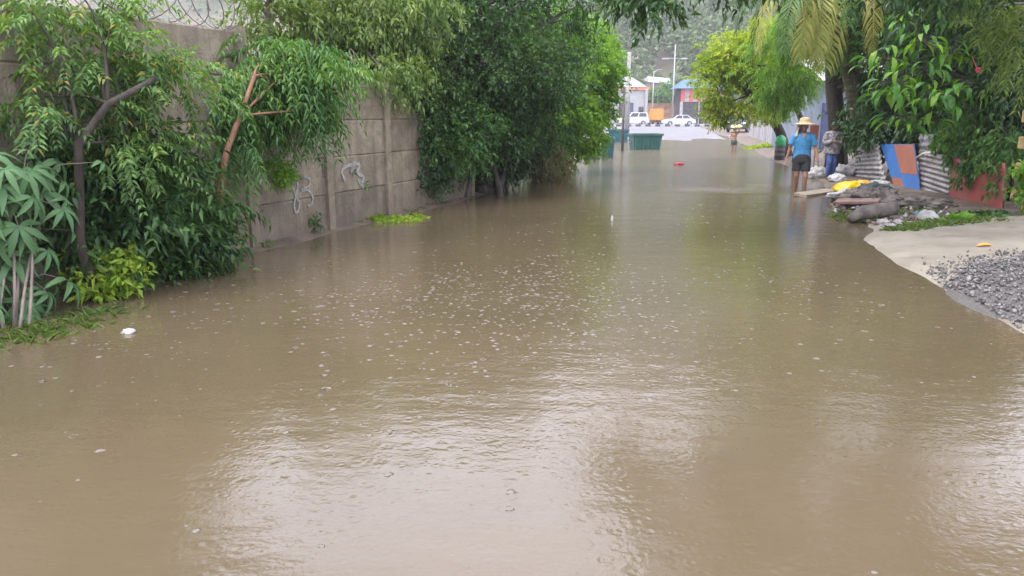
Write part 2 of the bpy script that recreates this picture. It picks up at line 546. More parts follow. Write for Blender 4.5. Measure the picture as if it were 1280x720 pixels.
# ------------------------------------------------------------------ foliage builders
def unit(a):
    return a / np.maximum(np.linalg.norm(a, axis=-1, keepdims=True), 1e-6)
def leaf_np(Pb, D, Nn, L, W, fold=.3, droop=.15):
    D = unit(D); S = unit(np.cross(D, Nn)); Nn = np.cross(S, D)
    L = L[:, None]; W = W[:, None]
    mid = Pb + D * L * .42
    up = Nn * W * fold
    a = mid + S * W * .5 + up
    c = mid - S * W * .5 + up
    tip = Pb + D * L; tip[:, 2] -= droop * L[:, 0]
    V = np.stack([Pb, a, tip, c], 1).reshape(-1, 3)
    i = np.arange(len(Pb))[:, None] * 4
    F = np.concatenate([i + np.array([[0, 1, 2]]), i + np.array([[0, 2, 3]])], 0)
    return V, F
def sprigs(rng, A, D, kind, L, W, n, length=.25, droop=.15):
    """leaves carried on sprigs that start at A and run along D"""
    m = len(A); D = unit(D)
    up = np.tile(np.array([[0, 0, 1.0]]), (m, 1)) + rng.normal(0, .25, (m, 3))
    S = unit(np.cross(D, up)); U = np.cross(S, D)
    lens = length * rng.uniform(.6, 1.3, m)
    t = np.linspace(.12, 1, n)
    base, dirs, nor = [], [], []
    for k in range(n):
        tt = t[k]
        p = A + D * (lens * tt)[:, None]
        p[:, 2] -= droop * lens * tt ** 2
        if kind == 'pinnate':
            for sg in (-1, 1):
                d = D * .45 + S * sg * .9 + rng.normal(0, .18, (m, 3)); d[:, 2] -= .3
                base.append(p); dirs.append(d); nor.append(U + rng.normal(0, .3, (m, 3)))
        else:
            an = k * 2.4 + rng.uniform(0, 6.28, m)
            d = D * .55 + (S * np.cos(an)[:, None] + U * np.sin(an)[:, None]) * .85 + rng.normal(0, .25, (m, 3))
            d[:, 2] -= droop
            base.append(p); dirs.append(d); nor.append(U + rng.normal(0, .45, (m, 3)))
    B = np.concatenate(base); Dd = np.concatenate(dirs); Nn = np.concatenate(nor)
    q = len(B)
    return leaf_np(B, Dd, Nn, L * rng.uniform(.6, 1.25, q), W * rng.uniform(.7, 1.2, q), droop=droop)
def crown_pts(rng, lobes, clump_r, nsp, droop=.3, flat=.6):
    A, D, C = [], [], []
    for c, r, ncl in lobes:
        c = np.array(c, float); r = np.array(r if hasattr(r, '__len__') else (r, r, r * .85), float)
        u = unit(rng.normal(0, 1, (ncl, 3)))
        lump = 1 + .22 * np.sin(u[:, 0] * 5 + c[0] * 3) * np.cos(u[:, 2] * 4 + c[1]) + rng.normal(0, .09, ncl)
        rad = rng.uniform(.25, 1, ncl) ** .55
        cc = c + u * r * (rad * lump)[:, None]
        for i in range(ncl):
            cr = clump_r * rng.uniform(.55, 1.35)
            k = max(3, int(nsp * rng.uniform(.6, 1.4)))
            off = rng.normal(0, .5, (k, 3)) * np.array([cr, cr, cr * flat])
            A.append(cc[i] + off)
            d = u[i] * .6 + off / cr * .9 + rng.normal(0, .3, (k, 3)); d[:, 2] -= droop
            D.append(d)
        C.append(cc)
    return np.concatenate(A), np.concatenate(D), C
def bend(a, b, k=6, sag=0.1, seed=0):
    a, b = Vector(a), Vector(b)
    rnd = random.Random(seed)
    side = Vector((rnd.uniform(-1, 1), rnd.uniform(-1, 1), rnd.uniform(.2, 1))) * (b - a).length * sag
    return [a.lerp(b, t / (k - 1)) + side * math.sin(math.pi * t / (k - 1)) for t in range(k)]
def wood(mb, trunk, r0, r1, lobes, C, twig=.5, seed=0, fork=None, n=8):
    tr = [Vector(p) for p in trunk]
    rs = [r0 + (r1 - r0) * i / (len(tr) - 1) for i in range(len(tr))]
    rs[0] *= 1.25
    mb.tube(tr, rs, n)
    rnd = random.Random(seed)
    for (c, r, ncl), cc in zip(lobes, C):
        st = tr[-1] if fork is None else tr[rnd.choice(range(fork, len(tr)))]
        pts = bend(st, c, 6, .12, rnd.random())
        mb.tube(pts, [r1 * .8 * (1 - .62 * i / 5) for i in range(6)], 6)
        for p in cc:
            if rnd.random() < twig:
                s0 = pts[rnd.choice([2, 3, 4, 5])]
                mb.tube(bend(s0, p, 4, .1, rnd.random()), [r1 * .3, r1 * .22, r1 * .14, r1 * .05], 4, cap=False)
def tree(name, label, trunk, r0, r1, lobes, leaf, bark, kind='cluster', L=.09, W=.045, n=6, length=.22, clump_r=.4, nsp=14,
         droop=.3, ldroop=.2, seed=1, twig=.5, fork=None, cat='tree', group=None, flat=.6):
    rng = np.random.default_rng(seed)
    root = empty(name, trunk[0], label, cat, group)
    A, D, C = crown_pts(rng, lobes, clump_r, nsp, droop, flat)
    V, F = sprigs(rng, A, D, kind, L, W, n, length, ldroop)
    np_obj('crown', V, F, leaf, root)
    mb = MB(); wood(mb, trunk, r0, r1, lobes, C, twig, seed, fork)
    mb.build('trunk', bark, root, smooth=True)
    return root
def lb(px, py, Y, r, n):
    return (tuple(Q(px, py, Y)), r, n)
def gp(px, py):
    p = P(px, py); return (p.x, p.y, ground_z(p.x, p.y) - .05)
def gxy(x, y, d=.05):
    return (x, y, ground_z(x, y) - d)

ico = bmesh.new(); bmesh.ops.create_icosphere(ico, subdivisions=1, radius=1)
IV = np.array([v.co[:] for v in ico.verts]); IF = np.array([[v.index for v in f.verts] for f in ico.faces]); ico.free()
# far-off wood on the hill: reads as one mass
rng = np.random.default_rng(5)
allV, allF, off = [], [], 0
def hill_tree(x, y, n, rr):
    global off
    z = hill_z(x, y)
    h = rng.uniform(4, 8)
    u = unit(rng.normal(0, 1, (n, 3)))
    rad = rng.uniform(.5, 1, n) ** .5
    c = np.array([x, y, z + h * .6]) + u * rad[:, None] * np.array([rr, rr, h * .5])
    D = unit(u + rng.normal(0, .7, (n, 3))); Nn = rng.normal(0, 1, (n, 3)) + u
    s = rng.uniform(.5, 1.3, n)
    V, F = leaf_np(c, D, Nn, s * .95, s * .7, .2, .2)
    allV.append(V); allF.append(F + off); off += len(V)
for i in range(5200):
    y = 150 + 270 * rng.uniform(0, 1) ** 1.1
    az = rng.uniform(-40, 42)
    x = y * math.tan(R(az))
    seen = -2 < az < 20
    if not seen and rng.uniform() < .72: continue
    hill_tree(x, y, 230 if seen else 60, rng.uniform(2.2, 4.6))
tag(np_obj('hillside_wood', np.concatenate(allV), np.concatenate(allF), M['wood_far']),
    'hazy wooded hillside rising behind the roofs', 'wood', kind='stuff')

# ------------------------------------------------------------------ left: precast concrete wall
BAY = 1.65
wroot = empty('concrete_wall', (WO.x, WO.y, 0), 'weathered precast concrete boundary wall of stacked slabs and posts, graffiti on it', 'wall')
ROTW = Matrix.Rotation(math.atan2(WU.y, WU.x), 3, 'Z')
ANG2 = math.atan2(1, .06)
ROT2 = Matrix.Rotation(ANG2, 3, 'Z')
slab_h = .52
posts = [1.61 + BAY * k for k in range(-5, 6)]
def slab_mesh(seed):
    rnd = random.Random(seed)
    mb = MB(); L = BAY - .09
    nx_, zs_ = 8, [0, .035, .35, .65, .965, 1]
    nz_ = len(zs_) - 1
    vs_, fs = [], []
    for side in (-1, 1):
        for j in range(nz_ + 1):
            for i in range(nx_ + 1):
                e = .013 if j in (0, nz_) else 0
                vs_.append(((i / nx_ - .5) * L, side * (.035 - e) + rnd.uniform(-.0025, .0025), (zs_[j] - .5) * (slab_h - .001) + (rnd.uniform(-.004, .004) if j in (1, nz_ - 1) else 0)))
    m_ = (nx_ + 1) * (nz_ + 1)
    for j in range(nz_):
        for i in range(nx_):
            a = j * (nx_ + 1) + i
            fs.append((a, a + 1, a + nx_ + 2, a + nx_ + 1))
            fs.append((m_ + a, m_ + a + nx_ + 1, m_ + a + nx_ + 2, m_ + a + 1))
    for i in range(nx_):
        b0 = nz_ * (nx_ + 1)
        fs.append((i, m_ + i, m_ + i + 1, i + 1)); fs.append((b0 + i, b0 + i + 1, m_ + b0 + i + 1, m_ + b0 + i))
    mb.add(vs_, fs)
    me = bpy.data.meshes.new('slab'); me.from_pydata(mb.v, [], mb.f); me.materials.append(M['wall']); me.update()
    return me
slabs = [slab_mesh(k) for k in range(4)]
def post_mesh(h):
    mb = MB().box((0, 0, h / 2 - .2), (.15, .17, h + .4))
    me = bpy.data.meshes.new('post'); me.from_pydata(mb.v, [], mb.f); me.materials.append(M['wall']); me.update()
    return me
pm5, pm4 = post_mesh(2.66), post_mesh(2.14)
def put(me, name, loc, rz):
    o = bpy.data.objects.new(name, me); COL.objects.link(o); o.parent = wroot
    o.location = Vector(loc) - wroot.location; o.rotation_euler = (0, 0, rz)
    return o
rnd = random.Random(3)
angW = math.atan2(WU.y, WU.x)
for s in posts:
    c = WO + WU * s
    put(pm5 if s < 3.3 else pm4, 'post', c, angW + rnd.uniform(-.02, .02))
for s in posts[:-1]:
    rows = 5 if s + .1 < 3.2 else 4
    c = WO + WU * (s + BAY / 2)
    for r_ in range(-1, rows):
        o = put(slabs[rnd.randrange(4)], 'slab', c + Vector((0, 0, (r_ + .5) * slab_h)) + WN_ * rnd.uniform(-.008, .008), angW + rnd.choice((0, math.pi)))
E2 = WO + WU * posts[-1]; U2 = Vector((.06, .998, 0))
for k in range(8):
    if k: put(pm4, 'post', E2 + U2 * BAY * k, ANG2)
    for r_ in range(-1, 4):
        put(slabs[rnd.randrange(4)], 'slab', E2 + U2 * BAY * (k + .5) + Vector((0, 0, (r_ + .5) * slab_h)), ANG2)
# white spray-paint strokes on the slabs
M['spray'] = mat('white_spray_paint', (.20, .19, .17), (.35, .34, .32), 22, .7)
M['spray_dark'] = mat('dark_spray_paint', (.06, .055, .06), (.12, .11, .11), 14, .6)
def on_wall(px, py, d=.052):
    r_ = ray(px, py); o = Vector((0, 0, CAM_H)); pl = WO + WN_ * d
    return o + r_ * ((pl - o).dot(WN_) / r_.dot(WN_))
def stroke(mb, pts, w):
    pts = [(340 + x / 6, 180 + y / 6) for x, y in pts]
    fine = []
    for k in range(len(pts) - 1):
        p0, p1, p2, p3 = (pts[max(k - 1, 0)], pts[k], pts[k + 1], pts[min(k + 2, len(pts) - 1)])
        for q in range(6):
            t = q / 6
            fine.append(tuple(.5 * (2 * b + (c - a) * t + (2 * a - 5 * b + 4 * c - d) * t * t + (3 * b - a - 3 * c + d) * t ** 3) for a, b, c, d in zip(p0, p1, p2, p3)))
    fine.append(pts[-1])
    W3 = [on_wall(*p) for p in fine]
    vs_, fs = [], []
    for i, p in enumerate(W3):
        t = (W3[min(i + 1, len(W3) - 1)] - W3[max(i - 1, 0)]).normalized()
        s = t.cross(WN_).normalized() * w * .5 * (1 + .25 * math.sin(i * 1.3))
        vs_ += [p - s, p + s, p - s - WN_ * .004, p + s - WN_ * .004]
        if i:
            a = 4 * (i - 1)
            fs += [(a, a + 4, a + 5, a + 1), (a + 2, a + 3, a + 7, a + 6), (a, a + 2, a + 6, a + 4), (a + 1, a + 5, a + 7, a + 3)]
    mb.add(vs_, fs)
mb = MB()
stroke(mb, [(148, 232), (160, 330), (182, 395), (207, 440), (200, 495), (180, 512), (168, 455), (178, 400), (192, 320), (186, 236)], .032)
mb.build('graffiti', M['spray'], wroot)
mb = MB()
stroke(mb, [(238, 246), (282, 262), (278, 312), (216, 350), (272, 348), (306, 400), (296, 452), (270, 462)], .032)
mb.build('graffiti', M['spray'], wroot)
mb = MB()
stroke(mb, [(548, 275), (526, 210), (552, 172), (606, 160), (590, 215), (615, 150), (658, 160), (640, 215), (692, 250), (664, 300), (650, 262), (690, 330)], .05)
mb.build('graffiti', M['spray'], wroot)
mb = MB()
stroke(mb, [(378, 140), (392, 225), (410, 145), (420, 228), (440, 150), (452, 240), (384, 240), (446, 242)], .018)
mb.build('graffiti', M['spray_dark'], wroot)

# razor wire on the near, taller part
M['wire'] = mat('rusty_wire', (.10, .085, .08), (.2, .18, .17), 20, .5, metal=.6)
def razor(s0, s1, h, rad, label):
    base = WO + WU * s0
    root = empty('razor_wire', (base.x, base.y, h), label, 'wire')
    mb = MB(); pts = []
    turns = int((s1 - s0) / .2)
    rr = random.Random(s0)
    for i in range(turns * 20 + 1):
        a = 2 * math.pi * i / 20
        s = s0 + (s1 - s0) * i / (turns * 20) + .16 * math.sin(a) * math.sin(i * .05)
        p = WO + WU * s + WN_ * rad * math.cos(a) + Vector((0, 0, h + rad * .98 + rad * math.sin(a)))
        pts.append(p)
    mb.tube(pts, .006, 4)
    mb.build('coil', M['wire'], root)
    mb = MB()
    for i in range(3, len(pts) - 3, 4):
        p = pts[i]; t = (pts[i + 1] - pts[i - 1]).normalized()
        q = Vector((rr.uniform(-1, 1), rr.uniform(-1, 1), rr.uniform(-1, 1))).normalized()
        mb.box(p, (.05, .012, .002), Matrix.Rotation(rr.uniform(0, 3), 3, q))
    tag(mb.build('barbs', M['wire'], root), kind='stuff')
razor(-3.4, 3.2, 2.6, .24, 'rusty coiled razor wire along the taller near part of the concrete wall')

# ------------------------------------------------------------------ left vegetation
tree('feathery_tree', 'feathery light green tree with dark arching stem in front of the concrete wall',
     [gp(120, 372), Q(100, 300, 6.6), Q(98, 180, 6.5), Q(135, 130, 6.6), Q(195, 98, 6.9)], .05, .025,
     [lb(95, 75, 6.9, .36, 12), lb(150, 72, 7.2, .34, 12), lb(205, 105, 7.6, .26, 10), lb(62, 120, 6.6, .24, 7), lb(150, 180, 7.1, .34, 12), lb(110, 5, 6.9, .34, 8), lb(40, 15, 6.5, .2, 4)],
     M['lf_feather'], M['bark'], 'pinnate', .075, .026, 8, .30, .26, 9, .35, .25, seed=21, fork=2)
tree('wall_shrub', 'dense mid green shrub leaning over flood water under the feathery tree',
     [gp(190, 352), Q(185, 300, 7.7), Q(180, 240, 7.7)], .035, .02,
     [lb(110, 250, 7.1, .45, 26), lb(180, 250, 7.5, .55, 34), lb(235, 270, 7.9, .40, 22), lb(150, 320, 7.3, .35, 20), lb(225, 320, 7.8, .30, 16), lb(75, 240, 6.9, .22, 7), lb(200, 200, 7.7, .34, 16), lb(115, 190, 7.1, .28, 11)],
     M['lf_dark'], M['bark'], 'cluster', .10, .042, 6, .22, .24, 11, .25, .3, seed=22, cat='shrub')
tree('yellow_shrub', 'low yellow-green shrub at the water edge beneath the wall shrub',
     [gp(135, 378), Q(130, 365, 6.75), Q(128, 352, 6.8)], .012, .008,
     [lb(118, 345, 6.75, .16, 12), lb(148, 335, 6.85, .13, 9), lb(140, 362, 6.8, .12, 7)],
     M['lf_lily'], M['bark'], 'cluster', .09, .04, 6, .12, .10, 6, .0, .2, seed=23, cat='shrub')
tree('lance_leaf_shrub', 'pale stemmed shrub with narrow leaves beside the wall post at the water',
     [gp(262, 330), Q(262, 305, 8.8), Q(258, 275, 8.8)], .02, .012,
     [lb(240, 262, 8.6, .28, 14), lb(262, 262, 8.8, .24, 14), lb(225, 310, 8.4, .22, 10), lb(248, 300, 8.6, .2, 8)],
     M['lf_neem'], M['bark_red'], 'cluster', .13, .035, 6, .14, .14, 6, .3, .35, seed=24, cat='shrub')
tree('red_stem_tree', 'slender reddish stem tree with drooping foliage against the concrete wall',
     [gp(274, 318), Q(274, 240, 8.6), Q(283, 190, 8.6), Q(300, 145, 8.7), Q(318, 95, 8.9)], .045, .022,
     [lb(335, 75, 9.5, .34, 16), lb(380, 75, 9.6, .26, 18), lb(385, 108, 9.6, .24, 16), lb(298, 130, 9.1, .18, 10), lb(305, 90, 9.2, .2, 8), lb(345, 110, 9.5, .28, 10), lb(292, 170, 9.0, .13, 6), lb(388, 140, 9.6, .10, 5)],
     M['lf_neem'], M['bark_red'], 'pinnate', .095, .028, 7, .34, .24, 9, .75, .55, seed=25, fork=3)
tree('behind_wall_tree', 'yellow-green tree rising behind the concrete wall and its wire',
     [gxy(-4.3, 13.5), Q(335, 60, 13.5), Q(335, 10, 13.5)], .12, .06,
     [lb(345, 12, 13.5, .6, 22), lb(395, 15, 13.8, .9, 26), lb(380, -60, 13.8, 1.1, 26)],
     M['lf_creeper'], M['bark_grey'], 'cluster', .13, .06, 6, .3, .4, 11, .2, .2, seed=26)
tree('tall_wall_tree', 'tall broad tree standing behind the near part of the concrete wall',
     [gxy(-8.5, 10.5), (-8.4, 10.5, 2), (-8.2, 10.4, 4.2)], .22, .12,
     [((-8.0, 10, 5.6), 1.7, 44), ((-6.6, 9.6, 5.6), 1.3, 36), ((-9.5, 9.5, 5.4), 1.6, 36), ((-7.2, 10.6, 7.0), 1.5, 36), ((-5.6, 11, 5.9), 1.2, 30), ((-8.2, 7.5, 5.4), 1.5, 34), ((-5.2, 9.5, 5.9), 1.1, 30), ((-4.2, 9.9, 6.0), .95, 26), ((-6.4, 8.2, 5.6), 1.2, 30)],
     M['lf_dark'], M['bark_grey'], 'cluster', .15, .07, 6, .35, .5, 11, .3, .25, seed=27)
# creeper over wall top
tree('wall_creeper', 'yellowish green creeper spilling over the wall top beside the big dark tree',
     [gxy(-2.9, 12.6), Q(440, 90, 13.6), Q(450, 60, 13.8)], .05, .03,
     [lb(430, 45, 13.8, .6, 24), lb(485, 50, 14.0, .7, 30), lb(470, 0, 14.2, .9, 34), lb(530, 12, 14.2, .7, 28), lb(480, 92, 13.0, .25, 14), lb(445, 85, 12.4, .2, 12), lb(505, 95, 13.4, .25, 12), lb(395, 50, 13.6, .45, 14)],
     M['lf_creeper'], M['bark_grey'], 'cluster', .10, .045, 6, .3, .3, 13, .6, .45, seed=28, cat='creeper')
# big dark tree mass
trk = P(606, 243)
tree('shade_tree', 'large dense dark green tree arching over the flooded street with leaning trunks',
     [gxy(trk.x, trk.y + .25), Q(600, 190, 16.7), Q(590, 120, 16.9), Q(585, 40, 17)], .17, .10,
     [lb(530, 85, 15.0, 1.1, 56), lb(512, 125, 13.9, .36, 22), lb(522, 175, 13.9, .34, 20), lb(530, 215, 14.0, .26, 14), lb(545, 130, 14.6, .6, 30), lb(600, 70, 15.6, 1.25, 70), lb(650, 90, 16.4, 1.1, 60), lb(560, 160, 15.3, .85, 46), lb(610, 165, 15.9, .7, 34), lb(530, 205, 15.2, .5, 22), lb(590, 0, 16.4, 1.4, 64),
      lb(520, -40, 16, 1.2, 44), lb(620, -60, 17, 1.3, 46), lb(690, 30, 17.6, 1.1, 40), lb(505, 140, 15.0, .45, 18), lb(660, 150, 16.8, .7, 30)],
     M['lf_dark'], M['bark'], 'cluster', .088, .05, 7, .26, .27, 17, .12, .14, seed=31, fork=2, flat=.75)
for k, (a, b, r_) in enumerate((((628, 246), (600, 170), .07), ((580, 248), (603, 180), .05), ((622, 243), (632, 160), .06))):
    pa = P(*a)
    root = empty('leaning_trunk', gxy(pa.x, pa.y, .1),
                 ['bare pole-like stem slanting into the big dark tree', 'thin stem propped under the big dark tree', 'upright dark stem next to the leaning one under the dark tree'][k], 'trunk')
    mb = MB(); q = Q(b[0], b[1], pa.y + .5)
    mb.tube(bend((pa.x, pa.y, ground_z(pa.x, pa.y) - .1), q, 7, .05, k), [r_ * (1 - .05 * i) for i in range(7)], 8)
    mb.build('stem', M['bark'], root, smooth=True)
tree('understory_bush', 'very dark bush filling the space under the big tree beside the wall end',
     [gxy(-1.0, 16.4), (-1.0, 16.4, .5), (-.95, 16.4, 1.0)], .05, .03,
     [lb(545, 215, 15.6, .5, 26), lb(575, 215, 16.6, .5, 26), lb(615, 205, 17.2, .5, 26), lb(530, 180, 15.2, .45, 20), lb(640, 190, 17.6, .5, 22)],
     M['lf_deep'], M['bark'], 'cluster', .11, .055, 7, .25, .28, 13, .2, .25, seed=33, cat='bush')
tree('dry_creeper_bush', 'brownish olive creeper bush hanging to the water between dark and bright trees',
     [gp(668, 226), Q(665, 195, 20), Q(662, 160, 20.2)], .05, .03,
     [lb(655, 150, 18.6, .55, 30), lb(672, 185, 18.8, .5, 30), lb(645, 135, 18.4, .4, 16), lb(685, 207, 19.2, .3, 16), lb(640, 175, 18.4, .3, 14)],
     M['lf_olive'], M['bark'], 'cluster', .08, .035, 7, .28, .24, 14, .8, .5, seed=34, cat='bush')
tree('bright_tree', 'bright fresh green tree bulging over the green rubbish bins',
     [gp(706, 212), Q(706, 160, 22), Q(704, 100, 22)], .13, .08,
     [lb(690, 60, 21, 1.15, 56), lb(725, 75, 22, 1.0, 50), lb(745, 125, 22.6, .6, 34), lb(700, 130, 21, .8, 44), lb(722, 165, 22, .65, 36), lb(735, 55, 23, .65, 28), lb(690, 185, 21.4, .5, 26), lb(755, 90, 23, .35, 14)],
     M['lf_bright'], M['bark'], 'cluster', .12, .065, 7, .3, .28, 15, .15, .2, seed=35)
tree('mid_green_bush', 'lighter green leafy bush hanging in front of the dark tree beside the wall end',
     [gxy(-1.6, 14.6), (-1.5, 14.6, .8), (-1.35, 14.6, 1.4)], .05, .03,
     [lb(545, 160, 14.1, .36, 22), lb(575, 175, 14.4, .32, 20), lb(600, 150, 14.8, .34, 18), lb(560, 195, 14.4, .24, 14), lb(530, 185, 13.9, .2, 10), lb(590, 195, 14.8, .2, 10)],
     M['lf_neem'], M['bark'], 'cluster', .08, .042, 7, .2, .2, 11, .2, .2, seed=36, cat='bush')
# small plants along the wall
tree('wall_sapling', 'small leafy sapling growing from the wall foot below the white scribble',
     [gp(440, 278), Q(434, 258, 12), Q(428, 240, 11.9)], .012, .008,
     [lb(426, 238, 11.8, .17, 16), lb(436, 225, 11.9, .12, 10), lb(420, 255, 11.8, .1, 7)],
     M['lf_neem'], M['bark'], 'cluster', .075, .035, 6, .12, .10, 6, .1, .2, seed=41, cat='sapling')
tree('wall_weed', 'small weed at the wall foot beneath the graffiti number',
     [gp(386, 289), Q(386, 280, 10.7), Q(386, 272, 10.7)], .008, .005,
     [lb(385, 272, 10.6, .09, 10), lb(390, 280, 10.6, .07, 6)],
     M['lf_dark'], M['bark'], 'cluster', .06, .03, 5, .08, .06, 5, .0, .2, seed=42, cat='weed')
tree('crevice_fern', 'bright leafy tuft sprouting from a wall slab beside the graffiti number',
     [tuple(on_wall(352, 222, .0)), tuple(on_wall(351, 212, .08)), tuple(on_wall(350, 205, .12))], .008, .005,
     [(tuple(on_wall(350, 206, .14)), .13, 12), (tuple(on_wall(354, 216, .12)), .09, 7)],
     M['lf_bright'], M['bark'], 'cluster', .075, .035, 6, .1, .08, 5, .1, .25, seed=43, cat='weed')
def low_weed(name, label, pts, L, W, n, seed, m, cat='weed', kind=None, up=.9):
    rng = np.random.default_rng(seed)
    B, D = [], []
    for (x, y, r_, cnt) in pts:
        a = rng.uniform(0, 6.28, cnt); q = r_ * np.sqrt(rng.uniform(0, 1, cnt))
        xx, yy = x + q * np.cos(a), y + q * np.sin(a)
        zz = np.array([max(ground_z(u, w), -.03) for u, w in zip(xx, yy)])
        B.append(np.stack([xx, yy, zz], 1))
        d = rng.normal(0, .5, (cnt, 3)); d[:, 2] = rng.uniform(.3, 1, cnt) * up
        D.append(d)
    B = np.concatenate(B); D = np.concatenate(D); k = len(B)
    V, F = leaf_np(B, D, rng.normal(0, 1, (k, 3)) + np.array([0, 0, .4]), L * rng.uniform(.5, 1.3, k), W * rng.uniform(.7, 1.2, k), .25, .35)
    o = np_obj(name, V, F, m)
    return tag(o, label, cat, kind=kind)
a, b_ = P(485, 276), P(522, 273)
low_weed('floating_weed', 'bright yellow-green leafy weed heap in the water at the wall end', [(a.x, a.y, .28, 220), (a.x + .25, a.y + .1, .25, 160), (b_.x, b_.y + .1, .16, 50)], .15, .06, 0, 44, M['lf_lily'])
edge_pts = []
for px, py in ((10, 415), (45, 412), (75, 405), (105, 398), (25, 425), (65, 416), (130, 392), (0, 430), (95, 408)):
    p = P(px, py); edge_pts.append((p.x, p.y, .28, 55))
low_weed('grass', 'sparse wet grass standing in the shallows by the wall shrubs', edge_pts, .16, .012, 0, 45, M['grass'], 'grass', 'stuff', 1.0)
edge_pts = []
for px, py in ((255, 338), (300, 318), (335, 308), (370, 297), (410, 287), (450, 279), (520, 266)):
    p = P(px, py); edge_pts.append((p.x - .1, p.y, .2, 26))
low_weed('grass', 'thin weeds along the foot of the concrete wall', edge_pts, .09, .02, 0, 46, M['grass'], 'weeds', 'stuff', .9)

# pale lobed big-leaf plant at the wall's near end: every leaf is its own piece
def lobed_leaf(seed):
    rr = random.Random(seed); mb = MB()
    for k in range(6):
        an = R(-115 + 46 * k) + rr.uniform(-.1, .1)
        L = .17 * (1 - .1 * abs(k - 2.5)) * rr.uniform(.9, 1.1); W = .042
        d = Vector((math.cos(an), math.sin(an), 0)); s = Vector((-d.y, d.x, 0))
        vs_, fs = [], []
        prof = [(0, .12), (.25, .7), (.5, 1), (.75, .75), (1, .05)]
        for t, w in prof:
            zc = .02 * t - .16 * t * t * .8
            for q in (-1, 0, 1):
                vs_.append(d * L * t + s * q * W * .5 * w + Vector((0, 0, zc + abs(q) * .012 * w)))
        for i in range(4):
            a = i * 3
            fs += [(a, a + 3, a + 4, a + 1), (a + 1, a + 4, a + 5, a + 2)]
        mb.add(vs_, fs)
    me = bpy.data.meshes.new('leaf'); me.from_pydata(mb.v, [], mb.f)
    me.polygons.foreach_set('use_smooth', [True] * len(me.polygons)); me.materials.append(M['lf_cassava']); me.update()
    return me
LOB = [lobed_leaf(k) for k in range(4)]
bx = P(15, 412)
cas = empty('lobed_leaf_plant', gxy(bx.x, bx.y), 'pale green plant with large drooping hand-shaped leaves beside the wall', 'plant')
rnd = random.Random(8)
mbs = MB(); spots = []
for (px, py, Y, n, sp) in ((25, 215, 6.3, 12, .18), (5, 235, 6.1, 10, .18), (55, 235, 6.4, 9, .13), (10, 290, 6.15, 14, .2), (25, 340, 6.2, 12, .18), (35, 250, 6.25, 10, .16), (5, 380, 6.1, 10, .16), (-30, 260, 6.0, 10, .2), (-40, 350, 6.0, 8, .2), (30, 385, 6.2, 8, .12)):
    c = Q(px, py, Y)
    mbs.tube(bend((bx.x + rnd.uniform(-.1, .1), bx.y + rnd.uniform(-.1, .1), ground_z(bx.x, bx.y)), c - Vector((0, 0, .12)), 5, .08, px), [.014, .013, .011, .009, .006], 5)
    for k in range(n):
        p = c + Vector((rnd.gauss(0, sp), rnd.gauss(0, sp), rnd.gauss(0, sp * .7)))
        mbs.tube([c - Vector((0, 0, .1)), (c + p) / 2 + Vector((0, 0, .02)), p], [.005, .004, .003], 4, cap=False)
        spots.append((p, (p - c)))
mbs.build('stem', M['bark_grey'], cas, smooth=True)
for p, d in spots:
    o = bpy.data.objects.new('leaf', LOB[rnd.randrange(4)]); COL.objects.link(o); o.parent = cas
    o.location = p - cas.location
    o.rotation_euler = (rnd.uniform(-.4, .4), rnd.uniform(.3, 1.1), math.atan2(d.y, d.x) + rnd.uniform(-.4, .4))
    s = rnd.uniform(.85, 1.45); o.scale = (s, s, s)

# ------------------------------------------------------------------ right vegetation
b0 = P(984, 197)
tree('round_street_tree', 'rounded yellow-green tree on a dark leaning trunk above the flooded street end',
     [gxy(b0.x, b0.y), Q(975, 165, 28), Q(962, 140, 28), Q(945, 115, 28)], .2, .13,
     [lb(925, 75, 27.5, (1.1, 1.1, .9), 46), lb(895, 105, 27.5, (.75, .8, .85), 36), lb(945, 55, 28, (.9, .9, .7), 32), lb(900, 75, 28, .7, 24), lb(935, 120, 27.5, .95, 44), lb(900, 140, 27.8, .42, 18), lb(960, 95, 28, .9, 34), lb(970, 135, 28, .5, 18)],
     M['lf_yellow'], M['bark'], 'cluster', .12, .055, 7, .25, .26, 15, .0, .15, seed=51, fork=2)
tree('feathery_green_tree', 'soft bright green feathery tree between the rounded tree and palm',
     [gxy(9.6, 26), Q(1002, 150, 26), Q(985, 110, 26)], .12, .08,
     [lb(985, 55, 25, (.95, .9, .6), 34), lb(972, 95, 25, .6, 26), lb(995, 100, 25, .65, 28), lb(1000, 30, 25.5, .8, 26), lb(975, 125, 25, .35, 14)],
     M['lf_bright'], M['bark'], 'pinnate', .10, .035, 7, .35, .28, 10, .6, .4, seed=52)
b1 = P(1050, 214)
tree('dark_trunk_tree', 'tree with thick dark trunk standing behind the person in grey',
     [gxy(b1.x, b1.y + .3), Q(1047, 160, 21.8), Q(1042, 110, 21.9), Q(1040, 40, 22)], .27, .19,
     [lb(1085, 60, 20.5, 1.1, 40), lb(1005, -120, 21.5, 1.4, 40), lb(1090, -150, 20, 1.6, 44), lb(950, -75, 22.5, 1.1, 30), lb(1030, -210, 21, 1.4, 36), lb(1130, 20, 20, 1.2, 40), lb(1060, -30, 21, 1.4, 44), lb(1000, -30, 22, 1.3, 36), lb(1140, -60, 20, 1.6, 44), lb(1100, 110, 21, .7, 26), lb(1085, 150, 21.5, .6, 22), lb(1060, 170, 23.5, .5, 16)],
     M['lf_neem'], M['bark'], 'cluster', .13, .06, 7, .3, .32, 13, .3, .3, seed=53, fork=2)
